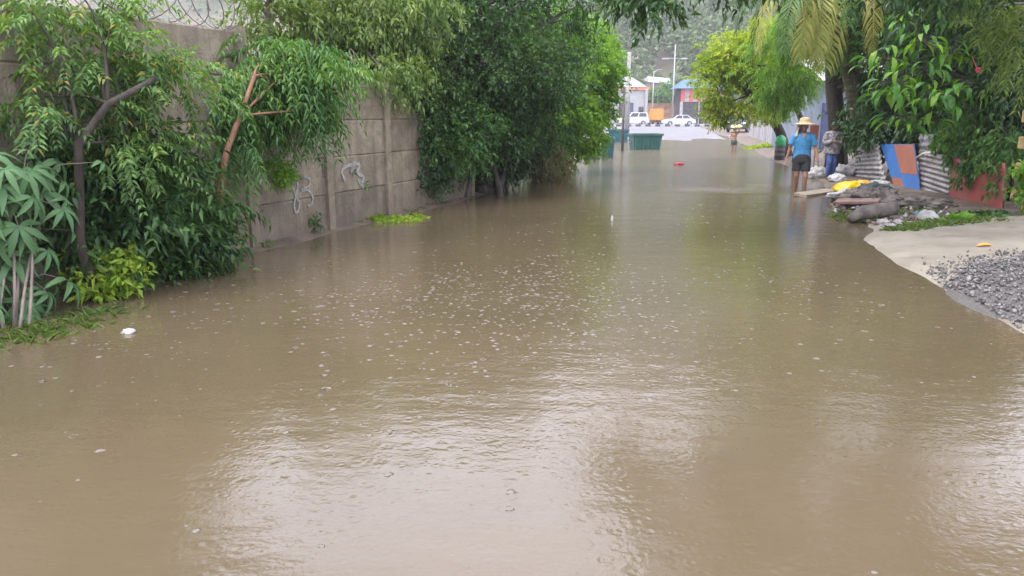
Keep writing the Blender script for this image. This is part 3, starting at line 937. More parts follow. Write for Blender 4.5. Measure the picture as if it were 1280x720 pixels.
# coconut palm with hanging fronds
pb = P(1084, 200)
ptop = Q(1040, -12, 20.2)
palm = empty('coconut_palm', gxy(pb.x, pb.y), 'leaning coconut palm with yellowing fronds hanging beside the dark trunk tree', 'palm')
mb = MB()
tp = [Vector(gxy(pb.x, pb.y, .1)), Q(1078, 160, 20.9), Q(1066, 110, 20.7), Q(1052, 40, 20.4), ptop]
fine = []
for i in range(4):
    for k in range(8): fine.append(tp[i].lerp(tp[i + 1], k / 8))
fine.append(tp[-1])
mb.tube(fine, [.25 - .0032 * i + .008 * (i % 2) for i in range(len(fine))], 12)
mb.build('trunk', M['palm_bark'], palm, smooth=True)
def frond(az, up, length, hang, matl, seed, llen=.62):
    rng = np.random.default_rng(seed)
    d = Vector((math.cos(az), math.sin(az), 0))
    n = 46
    pts = []
    p = Vector(ptop); ang = up
    for i in range(n):
        pts.append(p.copy())
        p = p + (d * math.cos(ang) + Vector((0, 0, math.sin(ang)))) * (length / n)
        ang -= hang / n * (1 + i / n)
        ang = max(ang, -R(84))
    mb = MB(); mb.tube(pts, [.028 - .0005 * i for i in range(n)], 5)
    s = Vector((-d.y, d.x, 0))
    vs_, fs = [], []
    for i in range(4, n):
        t = (pts[i] - pts[i - 1]).normalized()
        L = llen * math.sin(math.pi * (.14 + .82 * i / n)) ** .6
        for sg in (-1, 1):
            dr = (t * .55 + s * sg * .75 + Vector(rng.normal(0, .08, 3))).normalized()
            q0 = pts[i]; q1 = q0 + dr * L * .45 + Vector((0, 0, -.10 * L)); q2 = q0 + dr * L * .72 + Vector((0, 0, -.55 * L))
            w = (t.cross(dr)).normalized().cross(dr).normalized() * .02
            o = len(vs_)
            vs_ += [q0 - w * .5, q0 + w * .5, q1 - w, q1 + w, q2]
            fs += [(o, o + 1, o + 3, o + 2), (o + 2, o + 3, o + 4)]
    mb.add(vs_, fs)
    mb.build('frond', matl, palm)
def az_to(px, py, Y):
    q = Q(px, py, Y); return math.atan2(q.y - ptop.y, q.x - ptop.x)
frond(az_to(1010, 60, 18.6), R(22), 2.6, R(165), M['lf_frond'], 1, .75)
frond(az_to(1033, 60, 18.4), R(8), 2.6, R(150), M['lf_frond'], 2, .8)
frond(az_to(985, 60, 19.0), R(30), 2.8, R(170), M['lf_frond'], 7, .7)
frond(az_to(935, 30, 19.5), R(35), 3.4, R(125), M['lf_frond'], 3)
frond(az_to(1090, 50, 18.8), R(30), 2.9, R(140), M['lf_frond'], 4)
for k in range(9):
    frond(R(20 + 40 * k), R(45 - 10 * (k % 3)), 3.3, R(95 + 12 * (k % 4)), M['lf_frond_g'], 10 + k)
mb = MB()
for k in range(7):
    a = k * .9; mb.ell(ptop + Vector((.22 * math.cos(a), .22 * math.sin(a), -.22)), (.11, .11, .14), 8, 6)
    mb.build('coconut', M['lf_frond_g'], palm, smooth=True); mb = MB()

# glossy big-leaf tree: every leaf is its own piece
def big_leaf(seed):
    rr = random.Random(seed); vs_, fs = [], []
    L, W = .30, .105
    prof = [(0, .08), (.12, .45), (.3, .9), (.5, 1), (.72, .78), (.9, .3), (1, .02)]
    for t, w in prof:
        zc = .03 * math.sin(t * 3) - .10 * t * t
        for q in (-1, 0, 1):
            vs_.append((L * t, q * W * .5 * w, zc + abs(q) * .02 * w + rr.uniform(-.003, .003)))
    for i in range(6):
        a = i * 3
        fs += [(a, a + 3, a + 4, a + 1), (a + 1, a + 4, a + 5, a + 2)]
    me = bpy.data.meshes.new('leaf'); me.from_pydata(vs_, [], fs)
    me.polygons.foreach_set('use_smooth', [True] * len(fs)); me.materials.append(BIGM[seed % len(BIGM)]); me.update()
    return me
BIGM = [L_('glossy_leaf_dark', (.025, .085, .018), (.05, .15, .025), (.07, .2, .03), .35, rough=.25),
        L_('glossy_leaf_mid', (.05, .15, .02), (.08, .22, .03), (.10, .27, .035), .38, rough=.25),
        L_('glossy_leaf_new', (.12, .26, .03), (.17, .33, .04), (.22, .38, .05), .42, rough=.25)]
BL = [big_leaf(k) for k in range(6)]
bl = empty('big_leaf_tree', gxy(10.2, 16.2), 'tree with large glossy drooping leaves behind the blue and terracotta panel', 'tree')
mbs = MB(); rnd = random.Random(17)
fork_ = Vector((9.8, 15.9, 2.0))
mbs.tube([Vector(bl.location), Vector((10.1, 16.1, 1.0)), fork_], [.11, .09, .07], 8)
for (px, py, Y, n, sp) in ((1190, 65, 14.0, 26, .22), (1150, 50, 14.0, 24, .2), (1125, 105, 13.8, 22, .18), (1160, 122, 13.6, 32, .2), (1195, 120, 13.5, 32, .2), (1216, 105, 13.6, 18, .15), (1130, 145, 13.9, 22, .18), (1108, 75, 14.2, 20, .18), (1165, 150, 13.7, 16, .16), (1155, 90, 13.9, 26, .22), (1108, 120, 14.2, 16, .15), (1200, 30, 14.4, 18, .2), (1130, 20, 14.6, 18, .2)):
    c = Q(px, py, Y)
    mbs.tube(bend(fork_, c, 6, .1, px), [.045, .04, .032, .025, .018, .01], 6)
    for k in range(n):
        th = rnd.uniform(0, 6.28); rad = abs(rnd.gauss(0, sp)) + .03
        p = c + Vector((rad * math.cos(th), rad * math.sin(th), rnd.gauss(.02, sp * .55)))
        mbs.tube([c, p], [.006, .004], 4, cap=False)
        o = bpy.data.objects.new('leaf', BL[rnd.randrange(6)]); COL.objects.link(o); o.parent = bl
        o.location = p - bl.location
        o.rotation_euler = (rnd.uniform(-.5, .5), rnd.uniform(.1, 1.1), th + rnd.uniform(-.5, .5))
        s = rnd.uniform(.65, 1.1); o.scale = (s, s, s)
mbs.build('trunk', M['bark'], bl, smooth=True)

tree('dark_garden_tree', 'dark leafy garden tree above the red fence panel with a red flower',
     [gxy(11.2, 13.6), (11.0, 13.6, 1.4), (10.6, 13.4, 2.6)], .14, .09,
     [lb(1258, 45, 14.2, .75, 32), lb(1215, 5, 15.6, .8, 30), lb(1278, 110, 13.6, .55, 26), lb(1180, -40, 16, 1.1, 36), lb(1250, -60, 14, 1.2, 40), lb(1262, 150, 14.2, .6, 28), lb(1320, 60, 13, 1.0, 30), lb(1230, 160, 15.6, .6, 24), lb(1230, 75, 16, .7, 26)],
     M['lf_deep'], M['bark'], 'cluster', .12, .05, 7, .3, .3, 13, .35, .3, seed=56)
tree('bamboo_spray_tree', 'fine leaved drooping sprays hanging in front of the dark garden tree',
     [gxy(9.6, 11.2), (9.5, 11.2, 1.5), (9.1, 11.2, 3.0)], .07, .04,
     [lb(1262, 30, 11.2, .3, 7), lb(1280, 75, 11, .25, 6), lb(1235, 8, 11.4, .25, 5), lb(1310, 10, 11, .4, 8)],
     M['lf_creeper'], M['bark_grey'], 'pinnate', .12, .022, 7, .4, .2, 6, .4, .4, seed=57)
FX = 8.0
def B(px, py, x_):   # point where the pixel's sight line meets the fence line x = x_ + .12 * (y - 12)
    d = ray(px, py)
    t = (x_ - .12 * 12) / (d.x - .12 * d.y)
    return Vector((0, 0, CAM_H)) + d * t
def vb(px, py, r, n, dx=.12):
    return (tuple(B(px, py, FX + dx)), r, n)
tree('fence_vine_shrub', 'leafy green shrub spilling over the rusty zinc and red fence panels',
     [gxy(8.75, 13.4), (8.7, 13.3, .6), (8.5, 13.2, 1.2)], .05, .03,
     [vb(1195, 165, .22, 16), vb(1222, 165, .26, 20), vb(1200, 190, .16, 12), vb(1232, 190, .20, 16), vb(1180, 178, .10, 6), vb(1245, 172, .22, 14), vb(1215, 203, .08, 5, -.05), vb(1240, 208, .07, 4, -.1), vb(1207, 222, .03, 2, -.1), vb(1246, 230, .03, 2, -.12), vb(1262, 185, .16, 8), vb(1225, 145, .24, 14)],
     M['lf_neem'], M['bark'], 'cluster', .095, .042, 6, .15, .12, 8, .6, .4, seed=58, cat='shrub')
tree('bright_hedge_shrub', 'bright yellow-green shrub in front of the ochre block pillar',
     [gp(1290, 268), Q(1286, 250, 11.8), Q(1284, 230, 11.8)], .03, .02,
     [lb(1286, 218, 11.6, .12, 10), lb(1298, 245, 11.5, .16, 12), lb(1305, 220, 11.6, .2, 12), lb(1284, 240, 11.6, .07, 5)],
     M['lf_bright'], M['bark'], 'cluster', .085, .045, 6, .14, .1, 8, .1, .25, seed=59, cat='shrub')
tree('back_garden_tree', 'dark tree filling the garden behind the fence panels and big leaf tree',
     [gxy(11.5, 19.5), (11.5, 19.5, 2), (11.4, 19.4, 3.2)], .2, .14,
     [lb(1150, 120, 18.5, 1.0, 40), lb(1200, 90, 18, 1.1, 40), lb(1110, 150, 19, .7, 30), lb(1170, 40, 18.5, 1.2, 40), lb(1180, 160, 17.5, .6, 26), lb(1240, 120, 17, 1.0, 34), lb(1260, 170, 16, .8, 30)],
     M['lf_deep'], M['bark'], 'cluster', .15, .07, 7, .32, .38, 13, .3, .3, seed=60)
# big tree overhanging from outside the frame
tree('overhanging_tree', 'broad tree on the bank whose boughs overhang the flooded street',
     [gxy(9.6, 7.2), (9.4, 7.3, 2.0), (8.8, 7.6, 4.0), (8.0, 8.2, 5.0)], .32, .13,
     [((2.9, 10.0, 5.0), .85, 26), ((4.2, 10.4, 5.0), 1.0, 32), ((5.6, 10.4, 5.0), 1.1, 34), ((7.0, 10.0, 4.9), 1.1, 32), ((2.4, 9.0, 5.5), .75, 20), ((3.6, 9.0, 5.9), 1.0, 28), ((5.2, 8.6, 5.8), 1.2, 32), ((7.0, 8.0, 6.0), 1.4, 34),
      ((2.9, 12.6, 5.3), .7, 22), ((4.2, 12.6, 5.1), .75, 24), ((5.4, 12.4, 4.9), .8, 24), ((4.2, 7.2, 5.4), 1.0, 26), ((6.0, 6.4, 5.8), 1.2, 28), ((3.0, 7.6, 6.6), .9, 20), ((8.6, 5.6, 6.2), 1.4, 28),
      lb(802, -18, 9.6, (.12, .15, .14), 7), lb(803, -62, 9.8, (.14, .2, .2), 6), lb(930, -52, 10.5, (.3, .3, .1), 7), lb(1180, -40, 9.6, (.5, .4, .15), 12)],
     M['lf_dark'], M['bark_grey'], 'cluster', .12, .055, 7, .3, .36, 12, .4, .3, seed=61, fork=2)
# red flower
fl = Q(1222, 88, 13.3)
mb = MB()
for k in range(6):
    a = k * 1.047
    mb.ell(fl + Vector((.03 * math.cos(a), -.02, .03 * math.sin(a))), (.026, .012, .02), 8, 5, Matrix.Rotation(-a, 3, 'Y'))
mb.tube([fl, fl + Vector((.05, .3, .25))], .006, 4)
M['flower'] = mat('red_flower', (.25, .02, .03), (.36, .045, .06), 10, .5)
tag(mb.build('red_flower', M['flower'], smooth=True), 'single red flower among the dark garden tree leaves', 'flower')

# ------------------------------------------------------------------ fence of scrap panels on the right bank
M['zinc'] = mat('rusty_zinc', (.18, .172, .165), (.34, .33, .32), 5, .45, metal=.35, dirt=(.22, .12, .07))
M['zinc_white'] = mat('bleached_zinc', (.13, .125, .125), (.42, .41, .4), 9, .5, metal=.25, dirt=(.10, .08, .07))
M['red_paint'] = mat('faded_red_paint', (.27, .05, .042), (.36, .085, .07), 3, .55, .003, 30, dirt=(.24, .10, .08))
M['blue_paint'] = mat('blue_paint', (.022, .10, .31), (.04, .15, .40), 3, .5, .002, 30, dirt=(.06, .12, .25))
M['terra_paint'] = mat('terracotta_paint', (.25, .085, .05), (.31, .115, .07), 4, .6, .002, 30)
M['ochre'] = mat('ochre_block', (.40, .27, .11), (.55, .41, .20), 4, .75, .006, 30, objrand=.15, dirt=(.25, .17, .09))
M['timber'] = mat('grey_timber', (.16, .125, .09), (.30, .25, .19), 5, .8, .004, 40, stretch=(1, 6, 6))
def corr(name, label, corners, m, waves, amp=.014, along='v', group=None, warp=0.0):
    """corrugated sheet spanned by four corners (bl, br, tr, tl); ridges run across u if along == 'v'"""
    bl_, br_, tr_, tl_ = (Vector(c) for c in corners)
    base = (bl_ + br_) / 2
    nrm = (br_ - bl_).cross(tl_ - bl_).normalized()
    if nrm.x > 0: nrm = -nrm
    nu = waves * 6 if along == 'u' else 8
    nv = waves * 6 if along == 'v' else 8
    vs_, fs = [], []
    for sgn in (0, 1):
        for j in range(nv + 1):
            for i in range(nu + 1):
                u, v = i / nu, j / nv
                p = bl_.lerp(br_, u).lerp(tl_.lerp(tr_, u), v)
                ph = (u if along == 'u' else v) * waves * 2 * math.pi
                d = amp * math.sin(ph) + warp * math.sin(u * 2.5) * math.sin(v * 3)
                e = .006 * mnoise.noise(p * 5)
                vs_.append(p + nrm * (d + e - .0015 * sgn))
    m_ = (nu + 1) * (nv + 1)
    for j in range(nv):
        for i in range(nu):
            a = j * (nu + 1) + i
            fs.append((a, a + 1, a + nu + 2, a + nu + 1)); fs.append((m_ + a, m_ + a + nu + 1, m_ + a + nu + 2, m_ + a + 1))
    rim = [i for i in range(nu)] 
    for i in range(nu):
        fs.append((i, m_ + i, m_ + i + 1, i + 1)); t = nv * (nu + 1) + i
        fs.append((t, t + 1, m_ + t + 1, m_ + t))
    for j in range(nv):
        a = j * (nu + 1); fs.append((a, a + nu + 1, m_ + a + nu + 1, m_ + a)); b = a + nu
        fs.append((b, m_ + b, m_ + b + nu + 1, b + nu + 1))
    root = empty(name, (base.x, base.y, base.z), label, 'fence panel', group)
    mb = MB().add(vs_, fs); mb.build('sheet', m, root, smooth=True)
    # stakes behind it
    for t, nm in ((.12, 'stake'), (.88, 'stake')):
        q = bl_.lerp(br_, t); top = tl_.lerp(tr_, t)
        mb = MB(); bk = -nrm * .05
        q = Vector((q.x, q.y, ground_z(q.x, q.y) - .1))
        mb.tube([q + bk, top + bk - Vector((0, 0, .03))], .02, 6); mb.build(nm, M['timber'], root)
    return root
corr('zinc_sheet', 'rusty corrugated zinc fence sheet tilted beside the red panel', [B(1150, 243, FX), B(1184, 257, FX), B(1191, 196, FX), B(1151, 188, FX)], M['zinc'], 9, .016, 'v')
corr('zinc_offcut', 'small pale corrugated zinc piece upright behind the tilted zinc sheet', [B(1148, 235, FX + .35), B(1167, 240, FX + .35), B(1168, 168, FX + .35), B(1149, 167, FX + .35)], M['zinc_white'], 8, .012, 'v')
corr('bleached_zinc_sheet', 'mottled grey bleached zinc sheet with curled top beside blue panel', [B(1066, 226, FX - .1), B(1110, 232, FX - .15), B(1099, 176, FX - .02), B(1072, 184, FX)], M['zinc_white'], 9, .02, 'v', warp=.08)
# red panel: flat metal sheet with a folded rib
r0, r1, r2, r3 = B(1186, 258, FX - .06), B(1253, 279, FX - .06), B(1256, 204, FX - .02), B(1192, 196, FX - .02)
rp = empty('red_fence_sheet', (r0 + r1) / 2, 'faded red metal fence panel under the spilling vine shrub', 'fence panel')
def sheet(mb, c4, th, nu=10, nv=8, wob=.012, seed=0):
    a, b, c, d = (Vector(q) for q in c4)
    nrm = (b - a).cross(d - a).normalized()
    if nrm.x > 0: nrm = -nrm
    vs_, fs = [], []
    for sgn in (0, 1):
        for j in range(nv + 1):
            for i in range(nu + 1):
                u, v = i / nu, j / nv
                p = a.lerp(b, u).lerp(d.lerp(c, u), v)
                vs_.append(p + nrm * (wob * mnoise.noise(p * 2.5 + Vector((seed, 0, 0))) - th * sgn))
    m_ = (nu + 1) * (nv + 1)
    for j in range(nv):
        for i in range(nu):
            q = j * (nu + 1) + i
            fs.append((q, q + 1, q + nu + 2, q + nu + 1)); fs.append((m_ + q, m_ + q + nu + 1, m_ + q + nu + 2, m_ + q + 1))
    for i in range(nu):
        t = nv * (nu + 1) + i
        fs += [(i, m_ + i, m_ + i + 1, i + 1), (t, t + 1, m_ + t + 1, m_ + t)]
    for j in range(nv):
        q = j * (nu + 1); b_ = q + nu
        fs += [(q, q + nu + 1, m_ + q + nu + 1, m_ + q), (b_, m_ + b_, m_ + b_ + nu + 1, b_ + nu + 1)]
    mb.add(vs_, fs); return nrm
mb = MB(); nr = sheet(mb, (r0, r1, r2, r3), .004, wob=.03); mb.build('sheet', M['red_paint'], rp, smooth=True)
for u in (.06, .55, .95):
    q, t = r0.lerp(r1, u), r3.lerp(r2, u)
    MB().tube([Vector((q.x, q.y, ground_z(q.x, q.y) - .1)) - nr * .06, t - nr * .06], .025, 6).build('stake', M['timber'], rp)
# blue and terracotta panel
b0_, b1_, b2_, b3_ = B(1120, 238, FX - .1), B(1150, 243, FX - .1), B(1142, 180, FX), B(1100, 180, FX)
bp_ = empty('painted_panel', (b0_ + b1_) / 2, 'slanting board painted blue with terracotta rectangles beside the bleached zinc', 'fence panel')
mb = MB(); nr = sheet(mb, (b0_, b1_, b2_, b3_), .02, wob=.004); mb.build('board', M['blue_paint'], bp_)
def patch(u0, v0, u1, v1, mt):
    pt = lambda u, v: b0_.lerp(b1_, u).lerp(b3_.lerp(b2_, u), v) + nr * .006
    mb = MB(); sheet(mb, (pt(u0, v0), pt(u1, v0), pt(u1, v1), pt(u0, v1)), .004, 6, 6, .003); mb.build('painted_rectangle', mt, bp_)
patch(.44, .38, 1.0, .985, M['terra_paint'])
patch(0.0, .0, .4, .27, M['terra_paint'])
for u in (.1, .9):
    q, t = b0_.lerp(b1_, u), b3_.lerp(b2_, u)
    MB().tube([Vector((q.x, q.y, ground_z(q.x, q.y) - .1)) - nr * .07, t - nr * .07], .025, 6).build('stake', M['timber'], bp_)
# pale stick tied across
p0, p1 = B(1146, 197, FX - .12), B(1164, 190, FX - .12)
st = MB().tube([p0, (p0 + p1) / 2 + Vector((0, 0, .03)), p1, p1 + Vector((.05, .3, -.02))], [.02, .024, .02, .016], 6).build('stick', mat('pale_stick', (.5, .44, .36), (.62, .57, .5), 8, .7), smooth=True)
tag(st, 'pale stick wedged between the painted board and tilted zinc sheet', 'stick')
# ochre block pillar
pc = P(1278, 276); pc.x += .2
pil = empty('block_pillar', (pc.x, pc.y, ground_z(pc.x, pc.y)), 'ochre block gate pillar beside the red panel and bright shrub', 'pillar')
blk = bpy.data.meshes.new('block')
bm = bmesh.new(); bmesh.ops.create_cube(bm, size=1)
for v in bm.verts: v.co = Vector((v.co.x * .38, v.co.y * .2, v.co.z * .19))
bmesh.ops.bevel(bm, geom=bm.edges[:], offset=.012, segments=1, affect='EDGES'); bm.to_mesh(blk); bm.free(); blk.materials.append(M['ochre'])
for r_ in range(8):
    for k in range(3):
        o = bpy.data.objects.new('block', blk); COL.objects.link(o); o.parent = pil
        o.location = (.395 * (k - (.5 if r_ % 2 else 0)), rnd.uniform(-.01, .01), .06 + .2 * r_)
# dim house behind the garden
M['house_wall'] = mat('dim_house_wall', (.16, .145, .13), (.24, .22, .2), 2, .8)
M['maroon'] = mat('maroon_fascia', (.22, .04, .035), (.30, .06, .05), 4, .6)
M['glass_dark'] = mat('dark_glass', (.02, .022, .025), (.03, .03, .035), 3, .1)
hs_ = empty('garden_house', (13.6, 17.5, ground_z(13.6, 17.5)), 'dim low house with maroon fascia behind the scrap fence and trees', 'house')
MB().box((14.6, 18.8, 1.3), (6.6, 4.0, 2.9)).build('wall', M['house_wall'], hs_)
MB().box((14.5, 16.72, 1.62), (7.2, .10, .26)).build('fascia', M['maroon'], hs_)
mb = MB(); mb.add([(10.7, 16.5, 2.75), (18.2, 16.5, 2.75), (18.2, 21, 3.6), (10.7, 21, 3.6), (10.7, 16.5, 2.81), (18.2, 16.5, 2.81), (18.2, 21, 3.66), (10.7, 21, 3.66)], [(0, 3, 2, 1), (4, 5, 6, 7), (0, 1, 5, 4), (2, 3, 7, 6), (1, 2, 6, 5), (0, 4, 7, 3)]); mb.build('roof', M['zinc'], hs_)
for x in (12.6, 15.0):
    w = MB().box((x, 16.79, 1.25), (.9, .06, .4)).build('window', M['timber'], hs_)
    MB().box((x, 16.75, 1.25), (.78, .03, .3)).build('pane', M['glass_dark'], w)

# ------------------------------------------------------------------ rubbish and stones on the bank
def blob(name, c, r, m, seed, nz=.3, freq=3.0, flat=True, nu=22, nv=14, parent=None, rz=0.0):
    mb = MB(); rot = Matrix.Rotation(rz, 3, 'Z')
    mb.ell((0, 0, 0), r, nu, nv)
    vs_ = []
    for v in mb.v:
        v = Vector(v); d = v.normalized()
        k = 1 + nz * mnoise.fractal(d * freq + Vector((seed, seed * 2.1, 0)), .7, 2.0, 4)
        q = v * k
        if flat and q.z < -r[2] * .45: q.z = -r[2] * .45 + (q.z + r[2] * .45) * .15
        vs_.append(rot @ q + Vector(c))
    mb.v = vs_
    return mb.build(name, m, parent, smooth=True)
M['yellow_bag'] = mat('yellow_plastic', (.55, .36, .008), (.64, .45, .02), 6, .35)
M['orange_bag'] = mat('orange_plastic', (.6, .26, .03), (.7, .34, .06), 6, .4)
M['white_bag'] = mat('white_plastic', (.30, .295, .29), (.50, .49, .49), 5, .4, dirt=(.17, .15, .125))
M['blue_bag'] = mat('pale_blue_plastic', (.42, .55, .66), (.55, .66, .74), 5, .4)
M['dark_cloth'] = mat('dark_cloth', (.02, .035, .035), (.05, .07, .06), 6, .8)
M['stone'] = mat('pale_stone', (.24, .23, .215), (.38, .365, .34), 6, .7, .01, 20)
M['rubble'] = mat('dark_rubble', (.05, .042, .036), (.17, .145, .12), 7, .85, .02, 14)
M['pink_board'] = mat('pinkish_board', (.14, .08, .062), (.22, .135, .11), 6, .75)
M['log'] = mat('wet_log', (.04, .033, .027), (.13, .11, .09), 8, .7, .01, 25)
def on_bank(px, py):
    p = P(px, py)
    for _ in range(4): p = P(px, py, max(ground_z(p.x, p.y), 0.0))
    return p
def rub(name, label, cat, px, py, r, m, seed, nz=.3, dz=0.0, group=None, rz=0.0, freq=3.0):
    p = on_bank(px, py)
    big = cat == 'mound'
    o = blob(name, (0, 0, 0), r, m, seed, nz, 5.0 if big else freq, rz=rz, nu=48 if big else 22, nv=30 if big else 14)
    o.location = (p.x, p.y, max(ground_z(p.x, p.y), 0) + r[2] * .4 + dz)
    return tag(o, label, cat, group)
rub('earth_mound', 'dark mound of wet rubbish and earth beneath the bags on the bank', 'mound', 1090, 256, (.5, .5, .20), M['rubble'], 7, .4)
rub('earth_mound', 'low earth heap at the foot of the tilted zinc sheet', 'mound', 1142, 258, (.5, .4, .13), M['rubble'], 9, .4)
rub('plastic_bag', 'bright yellow plastic bag on top of the rubbish heap', 'bag', 1062, 243, (.30, .22, .15), M['yellow_bag'], 1, .3, .05)
rub('plastic_bag', 'orange plastic bag beside the yellow one on the rubbish heap', 'bag', 1077, 240, (.18, .16, .13), M['orange_bag'], 2, .28, .06)
rub('plastic_sack', 'crumpled white plastic sack spread under the yellow bag', 'sack', 1066, 250, (.42, .3, .12), M['white_bag'], 3, .5, .02, freq=4)
rub('plastic_sack', 'white sack with pale blue streak lying towards the painted board', 'sack', 1098, 250, (.42, .28, .13), M['white_bag'], 4, .35, .03, freq=4)
rub('plastic_bag', 'pale blue plastic scrap between the two white sacks', 'bag', 1085, 252, (.16, .14, .09), M['blue_bag'], 5, .35, .08)
rub('dark_cloth', 'dark green cloth bundle behind the white sacks', 'cloth', 1090, 243, (.34, .26, .15), M['dark_cloth'], 6, .3, .02)
rub('dark_cloth', 'grey rag lying on the dark cloth bundle beneath the bleached zinc', 'cloth', 1098, 237, (.25, .2, .12), mat('grey_rag', (.2, .2, .19), (.4, .4, .38), 6, .8), 16, .35, .03)
for k, (px, py, r, lab) in enumerate(((1158, 277, (.15, .12, .12), 'rounded white stone in the grass before the tilted zinc sheet'),
                                     (1113, 288, (.09, .08, .07), 'small pale stone at the waterline under the earth mound'),
                                     (1122, 281, (.07, .07, .06), 'tiny pale stone just above the waterline stone'),
                                     (1103, 280, (.10, .08, .05), 'flat grey stone at the waterline by the log'))):
    rub('stone', lab, 'stone', px, py, r, M['stone'], 20 + k, .25)
def slab(name, label, cat, a, b, w, th, m, dz=0.0, tilt=0.0):
    pa, pb_ = on_bank(*a), on_bank(*b)
    pa.z += dz; pb_.z += dz
    mid = (pa + pb_) / 2; d = pb_ - pa
    rot = Matrix.Rotation(math.atan2(d.y, d.x), 3, 'Z') @ Matrix.Rotation(tilt, 3, 'X') @ Matrix.Rotation(-math.asin(d.z / d.length), 3, 'Y')
    mb = MB(); mb.box((0, 0, 0), (d.length, w, th), rot)
    o = mb.build(name, m, bevel=.008); o.location = mid + Vector((0, 0, th / 2))
    return tag(o, label, cat)
slab('board', 'pinkish board lying under the white sacks', 'board', (1044, 262), (1098, 262), .22, .05, M['pink_board'], .12, .2)
p0, p1 = on_bank(1062, 279), on_bank(1118, 272)
lg = MB().tube([p0 + Vector((0, 0, .07)), p0.lerp(p1, .3) + Vector((0, .05, .13)), p0.lerp(p1, .7) + Vector((0, 0, .14)), p1 + Vector((0, 0, .15))], [.07, .11, .12, .10], 10).build('log', M['log'], smooth=True)
tag(lg, 'short dark wet log at the water edge below the pinkish board', 'log')
slab('plank', 'grey plank half afloat beside the woman in blue', 'plank', (1000, 246), (1040, 240), .28, .06, M['timber'], .0, .1)
for k, (px, py, r, lab) in enumerate(((1022, 222, (.26, .22, .2), 'white sack standing by the wading woman behind the plank'),
                                     (1056, 220, (.3, .25, .2), 'bulky white sack at the foot of the dark trunk'),
                                     (1046, 226, (.2, .2, .12), 'flattened white sack between the grey person and bleached zinc'))):
    rub('plastic_sack', lab, 'sack', px, py, r, M['white_bag'], 30 + k, .4)
rng = np.random.default_rng(66)
lv, lf, lo_ = [], [], 0
for k in range(620):
    px, py = rng.uniform(1042, 1195), rng.uniform(240, 286)
    if py > 252 + (px - 1042) * .33 + 14 or py < 232 + (px - 1042) * .16: continue
    p = on_bank(px, py); s = rng.uniform(.015, .075)
    rot = np.array(Matrix.Rotation(rng.uniform(0, 6.28), 3, Vector(rng.normal(0, 1, 3))))
    V = (IV * s * np.array([1, rng.uniform(.3, .9), rng.uniform(.1, .6)]) * rng.uniform(.7, 1.3, (len(IV), 1))) @ rot.T
    hb = .12 * math.exp(-((px - 1090) / 26) ** 2 - ((py - 254) / 9) ** 2)
    lv.append(V + np.array([p.x, p.y, p.z + .02 + hb])); lf.append(IF + lo_); lo_ += len(V)
lm, nt, out, b = base_nodes('mixed_litter')
g = N(nt, 'ShaderNodeNewGeometry')
rp_ = ramp(nt, g.outputs['Random Per Island'], [(0, (.035, .028, .022)), (.4, (.09, .07, .055)), (.62, (.16, .12, .10)), (.75, (.22, .20, .18)), (.86, (.38, .37, .36)), (.92, (.25, .07, .05)), (.96, (.07, .12, .2))])
nt.links.new(rp_, b.inputs['Base Color']); b.inputs['Roughness'].default_value = .55
tag(np_obj('litter', np.concatenate(lv), np.concatenate(lf), lm), 'scattered small litter and stones over the muddy bank before the fence', 'litter', kind='stuff')
# grass and leafy weed on the bank
pts = []
for px, py, c in ((1135, 288, 260), (1160, 284, 300), (1185, 280, 260), (1205, 276, 200), (1230, 277, 90), (1060, 272, 120), (1075, 276, 110), (1150, 268, 90), (1050, 268, 60)):
    p = on_bank(px, py); pts.append((p.x, p.y, .32, c))
low_weed('grass', 'wet grass fringe between the concrete apron and the scrap fence', pts, .16, .012, 0, 71, M['grass'], 'grass', 'stuff', 1.0)
p = on_bank(1196, 278)
low_weed('broad_weed', 'bright broad leaved weed in the grass before the red panel', [(p.x, p.y, .12, 34)], .26, .09, 0, 72, M['lf_bright'])
p = on_bank(1225, 272)
low_weed('dark_weed', 'dark low weed clump at the foot of the red panel', [(p.x, p.y, .3, 120), (p.x + .3, p.y + .1, .2, 60)], .17, .05, 0, 73, M['lf_dark'])
# orange scrap on the apron
p = on_bank(1230, 311)
mb = MB()
for i in range(9):
    t = i / 8
    for q in (-1, 0, 1):
        mb.v.append((p.x - .09 + .18 * t, p.y + q * .04 * math.sin(math.pi * (.1 + .8 * t)), p.z + .045 + .03 * math.sin(math.pi * t) - .012 * abs(q)))
for i in range(8):
    a_ = i * 3; mb.f += [(a_, a_ + 3, a_ + 4, a_ + 1), (a_ + 1, a_ + 4, a_ + 5, a_ + 2)]
o = mb.build('fruit_peel', M['orange_bag'], smooth=True)
sm = o.modifiers.new('thick', 'SOLIDIFY'); sm.thickness = .012
tag(o, 'curled orange peel scrap lying on the concrete apron', 'scrap')
